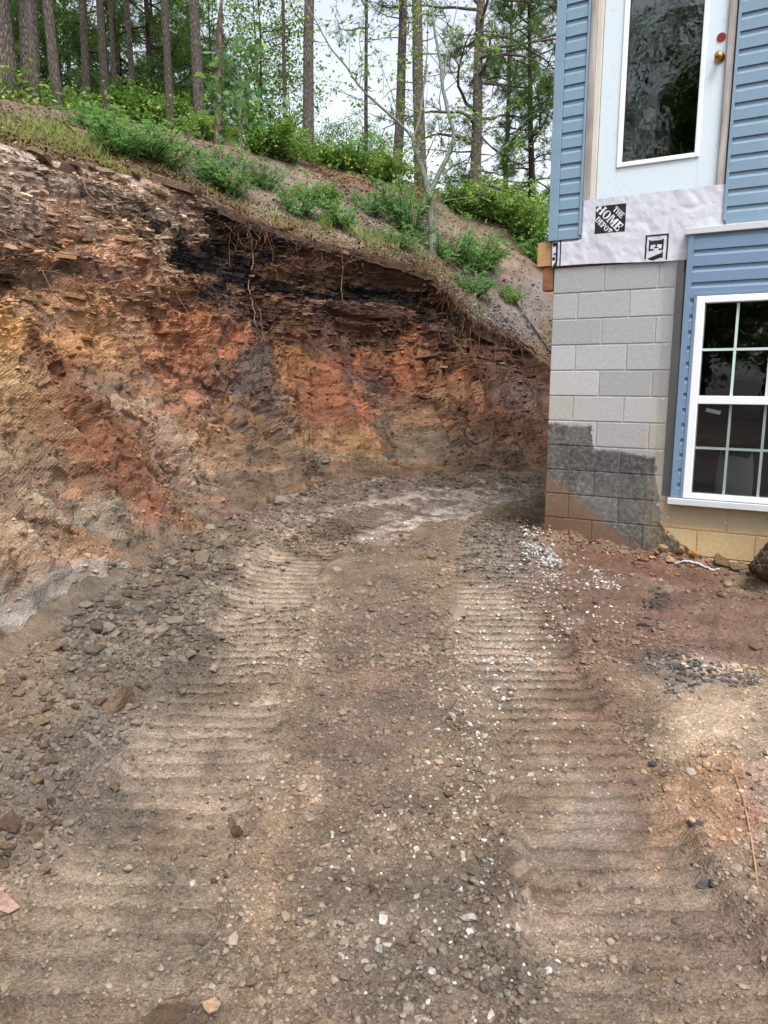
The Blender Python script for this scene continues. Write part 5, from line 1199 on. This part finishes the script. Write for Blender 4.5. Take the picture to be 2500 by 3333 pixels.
def thing_from(name, meshes, parts, loc, scale, rz, label, cat, group=None):
    e = empty(name, loc, rz); e.scale = scale
    for me, pn in zip(meshes, parts): obj(pn, me, e)
    return tag(e, label, cat, group)
PINES = [make_pine(13, .14, 5.4, 30, 2.6, .035, 11, 8), make_pine(12, .12, 5.0, 28, 2.4, .03, 12, 10), make_pine(14, .16, 6.0, 30, 2.8, .04, 13, 9)]
LOWP = [make_pine(9, .10, 1.2, 46, 2.9, .035, 21, 4, 1.3, M_dark_bark, .35), make_pine(8, .09, .8, 44, 2.6, .03, 22, 3, 1.4, M_dark_bark, .35)]
OPENP = make_pine(10.5, .15, 1.7, 40, 4.0, .05, 31, 6, 1.0, None, .5)
BROAD = [make_broad(6.5, .07, 1.0, 26, 2.2, 41, M_leaf_d), make_broad(8.5, .09, 1.8, 30, 2.6, 42, M_leaf_d), make_broad(5, .05, .6, 24, 1.7, 43, M_leaf, .08)]
BUSH = {k: [make_bush(k, s) for s in sd_] for k, sd_ in (('feather', (51, 52, 53)), ('leafy', (54, 55, 56)), ('yellow', (57, 58)), ('oak', (59,)))}
rng = np.random.default_rng(99)
def base_at(px, py, t):
    X = pix(px, py, t); X[2] = float(hill_z(np.array([X[0]]), np.array([X[1]]))[0]) - .05; return X
def tree(px, py, t, wpx, kind, label, group=None, hs=1., rz=None, lean=(0, 0)):
    me = {'p': PINES, 'l': LOWP, 'b': BROAD}[kind[0]][int(kind[1])] if kind != 'o' else OPENP
    ref = {'p': (.14, .12, .16), 'l': (.10, .09), 'b': (.07, .09, .05)}[kind[0]][int(kind[1])] if kind != 'o' else .15
    sx = (wpx / FPX * t / 2) / ref if wpx else hs; nm = {'p': 'pine_tree', 'l': 'pine_tree', 'b': 'broadleaf_tree', 'o': 'pine_tree'}[kind[0]]
    e = thing_from(nm, me, ('trunk', 'crown'), base_at(px, py, t), (sx if kind[0] in 'bl' else min(max(sx, .5), 1.15),) * 2 + (hs,), rng.uniform(0, 6.28) if rz is None else rz, label, 'tree', group)
    e.rotation_euler = (lean[1] + rng.normal(0, .015), lean[0] + rng.normal(0, .028), e.rotation_euler[2]); return e
# trunks one can tell apart (photo column, row of the foot, distance, width in pixels)
tree(28, 250, 12.5, 70, 'p2', 'thick grey pine trunk at the far left edge')
tree(84, 215, 12.8, 62, 'p0', 'broad scaly pine trunk second from the left edge')
tree(118, 285, 11.6, 28, 'p1', 'slender pine trunk just right of the broad left trunk')
tree(190, 330, 11.8, 34, 'p0', 'straight pine rising behind the leafy bushes at left')
tree(279, 230, 15.5, 26, 'p1', 'dark crooked trunk right of the left pines', lean=(.03, 0))
tree(336, 255, 15.0, 22, 'p2', 'thin leaning trunk in the left of the forest', lean=(-.05, 0))
tree(371, 250, 16.5, 12, 'p1', 'very thin pole trunk in the left of the forest')
tree(433, 240, 18.0, 22, 'p0', 'dim trunk behind the leafy thicket left of centre')
tree(551, 320, 15.0, 16, 'p2', 'thin dark trunk left of the stout mid forest pine')
tree(654, 290, 15.5, 38, 'p2', 'stout scaly pine left of the oak sapling')
tree(1004, 490, 16.0, 38, 'p0', 'tall grey pine standing alone left of the sky gap')
tree(1290, 560, 18.5, 34, 'p1', 'left of two close pines behind the pale forked tree')
tree(1378, 600, 17.8, 40, 'p2', 'right of two close pines directly behind the pale forked tree')
tree(1545, 620, 18.5, 40, 'o', 'open limbed pine against the sky beside the house', rz=2.2)
tree(1640, 700, 24, 24, 'o', 'far pine with drooping boughs close to the house wall', rz=.6, hs=.9)
tree(1740, 700, 21, 26, 'l1', 'pine with low boughs half hidden by the house', hs=1.1)
tree(925, 430, 20, 14, 'p1', 'thin pole pine left of the lone grey pine')
tree(1190, 520, 22, 10, 'p0', 'thin far trunk in the sky gap left of the close pines')
# snag
q = MB(); l = limb((0, 0, -.2), (.06, 0, 1), 2.6, 9, 0, .05); q.tube(l, np.array([1, .95, .9, .9, .95, .85, .8, .7, .5, .12]) * .085, 9); q.tube(limb(l[6], (.5, -.2, .5), .35, 4), np.linspace(.035, .01, 5), 5); q.tube(limb(l[5], (-.6, 0, .3), .2, 3), np.linspace(.03, .012, 4), 5)
o = q.build('dead_snag', M_dead, None, True); o.location = base_at(705, 405, 13.5); tag(o, 'broken dead snag beside the oak sapling', 'snag')
# backdrop of smaller trees; each is its own thing
k_ = 0
BACK = []
for (px0, px1, n, t0, t1, kinds) in ((-150, 1060, 23, 19, 32, ('b0', 'b1', 'l0', 'l1', 'b2')), (1050, 1330, 4, 26, 32, ('b2', 'b0')), (1480, 1800, 5, 26, 36, ('l0', 'b0', 'l1'))):
    for j in range(n):
        px = px0 + (px1 - px0) * (j + rng.uniform(.1, .9)) / n; t = rng.uniform(t0, t1); BACK.append((px, t, kinds[int(rng.integers(len(kinds)))]))
lab = {'b': 'leafy broadleaf tree in the forest backdrop', 'l': 'dark low boughed pine in the forest backdrop'}
for (px, t, kd) in BACK: tree(px, 300, t, 0, kd, lab[kd[0]], 'forest backdrop ' + ('broadleaf trees' if kd[0] == 'b' else 'pines'), hs=rng.uniform(.85, 1.25) * (1.1 if px < 1000 else .75))
# forest on the bank behind the viewer, seen only in the panes
for j in range(17):
    x, y = rng.uniform(-14, -4.6), rng.uniform(-12, 0.5)
    kd = ('l0', 'b1', 'p0', 'b0', 'l1', 'p2')[j % 6]; me = {'p': PINES, 'l': LOWP, 'b': BROAD}[kd[0]][int(kd[1])]
    nm, lb = {'p': ('pine_tree', 'tall pine mirrored in the window panes'), 'l': ('pine_tree', 'bushy pine mirrored in the door glass'), 'b': ('broadleaf_tree', 'broadleaf tree mirrored in the door glass')}[kd[0]]
    thing_from(nm, me, ('trunk', 'crown'), (x, y, float(hill_z(np.array([x]), np.array([y]))[0]) - .1), (1.15, 1.15, rng.uniform(.9, 1.2)), rng.uniform(0, 6), lb, 'tree', 'trees behind the viewer')
# --- pale forked tree on the lip of the cut
B0 = hpix(1408, 832); tb_ = float((B0 - [0, 0, EYE]) @ CF)
rt = empty('forked_tree', B0); tag(rt, 'pale lichen barked forked tree on the lip of the cut', 'tree')
def bp(px, py, dt=0.): return pix(px, py, tb_ + dt) - B0
tr = MB()
def br(pl, r0, r1, n=6):
    pts = np.array([bp(*q) if len(q) == 3 else bp(q[0], q[1]) for q in pl]); m_ = (len(pts) - 1) * 4 + 1; c = spline(pts, np.linspace(0, len(pl) - 1, m_)); c += rng.normal(0, min(r0, .02) * .18, c.shape); tr.tube(c, np.linspace(r0, r1, m_), n, False); return c
TW = []
br([(1412, 880), (1408, 760), (1400, 680), (1395, 615)], .075, .06, 10)
c1 = br([(1397, 640), (1378, 560), (1350, 480), (1344, 440)], .052, .042, 8)
c2 = br([(1396, 640), (1430, 560), (1462, 500), (1477, 437), (1460, 370), (1442, 290), (1432, 200), (1412, 80), (1406, -60)], .050, .018, 8)
for pl, r0 in (([(1345, 450), (1300, 400), (1230, 340), (1170, 280), (1130, 220), (1080, 160), (1040, 90), (990, 0), (970, -60)], .028), ([(1344, 450), (1362, 400), (1372, 340), (1380, 270), (1390, 180), (1392, 60)], .030), ([(1440, 260, .2), (1460, 160, .4), (1480, 60, .6), (1500, -40, .8)], .018), ([(1372, 560), (1400, 480), (1430, 430), (1480, 425), (1530, 450)], .014), ([(1395, 600), (1385, 560), (1360, 500), (1372, 430), (1390, 300), (1386, 180)], .012), ([(1440, 570), (1490, 530), (1560, 530), (1640, 480), (1700, 400), (1760, 360)], .016), ([(1415, 700), (1440, 660), (1500, 645), (1580, 640), (1640, 600), (1720, 560)], .014), ([(1475, 450), (1520, 400), (1580, 360), (1650, 320)], .012), ([(1300, 400), (1280, 320), (1250, 240), (1230, 160)], .010), ([(1230, 340), (1180, 330), (1120, 300), (1060, 250)], .009), ([(1170, 280), (1180, 200), (1170, 120), (1190, 40)], .010), ([(1445, 300), (1500, 250), (1570, 180), (1640, 130)], .011), ([(1390, 180), (1340, 120), (1290, 90), (1230, 70)], .009), ([(1435, 220), (1380, 150), (1330, 60), (1310, -20)], .009)):
    c = br(pl, r0, r0 * .25, 5)
    for q in range(7):
        i0 = rng.integers(len(c) // 4, len(c)); w = limb(c[i0], rng.normal(0, .6, 3) + [0, 0, .35], rng.uniform(.25, .7), 5, .1, .15); tr.tube(w, np.linspace(max(.004, r0 * .22), .0025, 6), 4, False)
        for z_ in range(3): w2 = limb(w[rng.integers(2, 6)], rng.normal(0, .7, 3), rng.uniform(.1, .3), 3, .1, .2); tr.tube(w2, np.linspace(.003, .002, 4), 3, False); TW.append(w2[rng.integers(1, 4, 5)] + rng.normal(0, .05, (5, 3)))
tr.build('trunk', M_birch, rt, True); obj('crown', leaf_mesh('crown', np.concatenate(TW), .085, .04, M_leaf_y, .4), rt)
# --- oak sapling
B0 = hpix(789, 592); rt = empty('oak_sapling', B0); tag(rt, 'young oak sapling with blue green lobed leaves on the slope', 'sapling')
tb_ = float((B0 - [0, 0, EYE]) @ CF); tr = MB(); LP = []
br([(789, 600), (786, 540), (790, 480), (780, 420), (785, 330), (775, 250), (770, 180)], .022, .006, 7)
for pl in ([(789, 590), (820, 540), (850, 510), (880, 480)], [(787, 560), (765, 520), (745, 490), (728, 450)], [(786, 440), (740, 380), (700, 340), (680, 290)], [(785, 430), (840, 380), (880, 330), (900, 270)], [(782, 370), (720, 300), (690, 250)], [(783, 340), (830, 280), (850, 210)], [(778, 260), (740, 210), (730, 170)], [(776, 240), (810, 190), (820, 150)], [(784, 400), (800, 340, -.3), (810, 300, -.5)], [(784, 400), (770, 340, .3), (750, 300, .5)]):
    c = br([(a, b, (r_[0] if r_ else 0.)) for a, b, *r_ in pl], .008, .003, 4)
    if pl[1][1] > 500: continue
    for q in range(34): LP.append(c[rng.integers(3, len(c))] + rng.normal(0, .11, 3))
def lobed(name, pos, L, mat):
    sh_ = np.array([(0, 0), (.16, .12), (.10, .24), (.30, .36), (.16, .48), (.34, .64), (.16, .76), (.14, .92), (0, 1), (-.14, .92), (-.16, .76), (-.34, .64), (-.16, .48), (-.30, .36), (-.10, .24), (-.16, .12)])
    n = len(pos); d = unit(rng.normal(0, 1, (n, 3)) * [1, 1, .6] + [0, 0, -.2]); nr = unit(rng.normal(0, .6, (n, 3)) + [0, -.2, .8]); s_ = unit(np.cross(d, nr)); l = L * rng.uniform(.7, 1.25, (n, 1, 1))
    V_ = pos[:, None] + l * (sh_[None, :, :1] * s_[:, None] + sh_[None, :, 1:] * d[:, None]); return mesh(name, V_.reshape(-1, 3), np.arange(n * 16).reshape(-1, 16), mat)
tr.build('trunk', M_birch, rt, True); obj('crown', lobed('crown', np.array(LP), .15, M_oak), rt)
# --- shrubs (photo pixel of the foot, width, height in pixels, kind)
SHRUBS = [
    (45, 300, 130, 110, 'leafy', 0, 'leafy shrub at the far left under the thick trunk'), (130, 320, 110, 150, 'leafy', 1, 'tall leafy shrub between the two left pines'), (225, 325, 150, 150, 'yellow', 0, 'bright leafy shrub in front of the straight left pine'), (300, 335, 130, 120, 'leafy', 2, 'green shrub right of the straight left pine'),
    (390, 360, 150, 130, 'leafy', 0, 'dense green shrub left of the bright maple thicket'), (460, 370, 190, 180, 'leafy', 1, 'largest leafy thicket in the middle of the slope top'), (540, 395, 170, 130, 'yellow', 1, 'yellow green thicket right of the largest leafy thicket'), (610, 370, 130, 150, 'leafy', 2, 'leafy shrub at the foot of the stout pine'), (670, 450, 110, 80, 'yellow', 0, 'low yellow green shrub left of the dead snag'),
    (340, 440, 150, 70, 'feather', 0, 'feathery low shrub left on the upper slope'), (380, 505, 170, 95, 'feather', 1, 'left clump of the feathery shrubs on the crest'), (470, 520, 190, 105, 'feather', 2, 'feathery shrub in the middle of the left crest'), (545, 545, 120, 80, 'feather', 0, 'right clump of the feathery shrubs on the crest'),
    (680, 590, 120, 100, 'feather', 1, 'feathery shrub left of the sapling foot'), (745, 625, 150, 90, 'feather', 2, 'feathery shrub below the sapling foot'), (865, 610, 90, 70, 'feather', 0, 'small feathery shrub right of the sapling foot'), (880, 510, 150, 130, 'leafy', 0, 'leafy shrub right behind the oak sapling'), (935, 525, 130, 110, 'yellow', 1, 'bright shrub left of the lone grey pine foot'),
    (975, 705, 110, 100, 'feather', 1, 'feathery shrub on the slope below the lone grey pine'), (1000, 660, 90, 60, 'yellow', 0, 'small yellow green shrub above the feathery slope shrub'), (1055, 680, 80, 90, 'leafy', 1, 'narrow leafy shrub mid slope right of the feathery one'), (1110, 740, 120, 80, 'feather', 2, 'feathery shrub low on the slope above the rock lip'), (1085, 540, 130, 80, 'leafy', 2, 'leafy shrub on the ridge right of the lone pine'), (1160, 560, 150, 90, 'feather', 0, 'blue green shrub on the ridge in the sky gap'), (1250, 585, 150, 80, 'yellow', 1, 'yellow green shrub on the ridge left of the close pines'),
    (1210, 700, 110, 80, 'feather', 1, 'feathery shrub mid slope under the bare red bank'), (1330, 760, 130, 130, 'feather', 0, 'wispy shrub just left of the forked tree trunk'), (1290, 800, 110, 60, 'feather', 2, 'low shrub at the rock lip left of the forked tree'),
    (1465, 860, 150, 110, 'feather', 1, 'big feathery shrub right of the forked tree foot'), (1545, 890, 150, 100, 'feather', 0, 'feathery shrub hanging over the end of the rock lip'), (1590, 870, 90, 70, 'yellow', 0, 'bright yellow green shrub at the edge beside the scree'), (1535, 960, 100, 80, 'feather', 2, 'lowest shrub hanging among the roots'), (1660, 985, 70, 60, 'yellow', 1, 'small green tuft on the scree edge by the pipe'),
    (1500, 690, 130, 90, 'leafy', 0, 'leafy shrub on the ridge right of the forked tree'), (1590, 715, 160, 110, 'yellow', 1, 'yellow green shrub on the ridge at the scree top'), (1640, 730, 130, 100, 'leafy', 1, 'leafy shrub left of the pale bush by the house'), (1720, 800, 170, 170, 'yellow', 0, 'pale green bush beside the house siding'), (1775, 800, 110, 150, 'leafy', 2, 'leafy bush half hidden behind the house corner')]
for (px, py, wp, hp, kd, vi, lb) in SHRUBS:
    p = hpix(px, py, 16.); t = float((p - [0, 0, EYE]) @ CF); sx, sz_ = wp / FPX * t * (1.5 if kd == 'feather' else 1.25), hp / FPX * t * (1.5 if kd == 'feather' else 1.2)
    thing_from('shrub', BUSH[kd][vi % len(BUSH[kd])], ('stem', 'foliage'), p - [0, 0, .04], (sx, sx * .9, sz_), rng.uniform(0, 6.28), lb, 'shrub', 'shrubs above the cut')
# undergrowth under the trees behind the ridge: a mass nobody could count
cand = HP[(W > 3.5) & (W < 16) & (np.repeat(uu[sel], nw) > 4.5) & (np.repeat(uu[sel], nw) < 16)]
cand = cand[rng.choice(len(cand), 15000)]; cand = cand[fbm(cand, .8, 3, 8) > .42]
po = cand + np.c_[rng.normal(0, .12, (len(cand), 2)), np.abs(rng.normal(.1, .22, len(cand)))]
tag(obj('undergrowth', leaf_mesh('undergrowth', po, .10, .06, M_leaf, .5)), 'leafy green undergrowth under the trees on the hill', 'undergrowth', kind='stuff')
# grass and weeds
def blades(pos, hgt, w=.0022):
    n = len(pos); d = unit(np.c_[rng.normal(0, .35, (n, 2)), np.ones(n)]); s_ = unit(np.cross(d, rng.normal(0, 1, (n, 3)))) * w; h_ = (hgt * rng.uniform(.5, 1.3, n))[:, None]; bend = np.c_[rng.normal(0, .35, (n, 2)), np.zeros(n)] * h_
    md = pos + d * h_ * .55 + bend * .3; return np.stack([pos - s_, pos + s_, md + s_ * .7, pos + d * h_ + bend, md - s_ * .7], 1).reshape(-1, 3)
cand = HP[(W > .0) & (W < 5) & (np.repeat(uu[sel], nw) > 4.3) & (np.repeat(uu[sel], nw) < 15)]
cand = cand[rng.choice(len(cand), 26000)]; mk_ = fbm(cand, 1.5, 3, 18) > .6; cand = cand[mk_] + np.c_[rng.normal(0, .05, (mk_.sum(), 2)), np.zeros(mk_.sum())]
gv = [blades(cand, .075)]
for (px, py, n, hh, sp_) in ((1155, 770, 60, .22, .06), (1190, 785, 70, .25, .08), (1230, 795, 80, .26, .09), (1275, 805, 60, .2, .08), (1060, 740, 50, .2, .07), (1330, 815, 60, .2, .12), (230, 455, 320, .16, .3), (160, 440, 320, .15, .3), (60, 440, 260, .17, .25), (95, 440, 14, .42, .04), (560, 560, 80, .12, .2), (700, 640, 60, .12, .15), (870, 690, 80, .14, .2), (1370, 830, 70, .18, .15), (1440, 880, 90, .2, .2)):
    p = hpix(px, py); q = p + np.c_[rng.normal(0, sp_, (n, 2)), np.zeros(n)]; q[:, 2] = hill_z(q[:, 0], q[:, 1]) - .02; gv.append(blades(q, hh, .003))
gv = np.concatenate(gv)
tag(obj('slope_grass', mesh('slope_grass', gv, np.arange(len(gv)).reshape(-1, 5), M_grass)), 'thin grass and weeds on the slope above the cut', 'grass', kind='stuff')
cand = HP[(W > .05) & (W < 12) & (np.repeat(uu[sel], nw) > 4.3) & (np.repeat(uu[sel], nw) < 15.5)]
cand = cand[rng.choice(len(cand), 22000)] + np.c_[rng.normal(0, .05, (22000, 2)), np.full(22000, .012)]
M_litter = leaf_mat('dry_litter', [(0., G_(70, 52, 40)), (.5, G_(118, 92, 70)), (.9, G_(150, 124, 98)), (1., G_(182, 166, 144))], .1)
tag(obj('leaf_litter', leaf_mesh('leaf_litter', cand, .05, .03, M_litter, .85)), 'dry brown leaf and twig litter on the slope', 'litter', kind='stuff')
# dead twigs lying on the slope
for (px, py, L_, lb) in ((610, 470, .4, 'pale dead branch on the slope left of the sapling'), (870, 500, .5, 'bleached bare branch at the right of the sapling'), (700, 520, .3, 'curved dark dead branch on the shale slope'), (1010, 540, .4, 'gnarled stump root below the lone grey pine')):
    p = hpix(px, py) + [0, 0, .05]; q = MB(); l = limb(p, (rng.normal(), rng.normal(), .4), L_, 6, .2, .25); q.tube(l, np.linspace(.016, .005, 7), 5)
    for z_ in range(3): q.tube(limb(l[2 + z_], rng.normal(0, 1, 3), L_ * .4, 3, 0, .2), np.linspace(.007, .003, 4), 4)
    tag(q.build('dead_branch', M_dead), lb, 'branch')
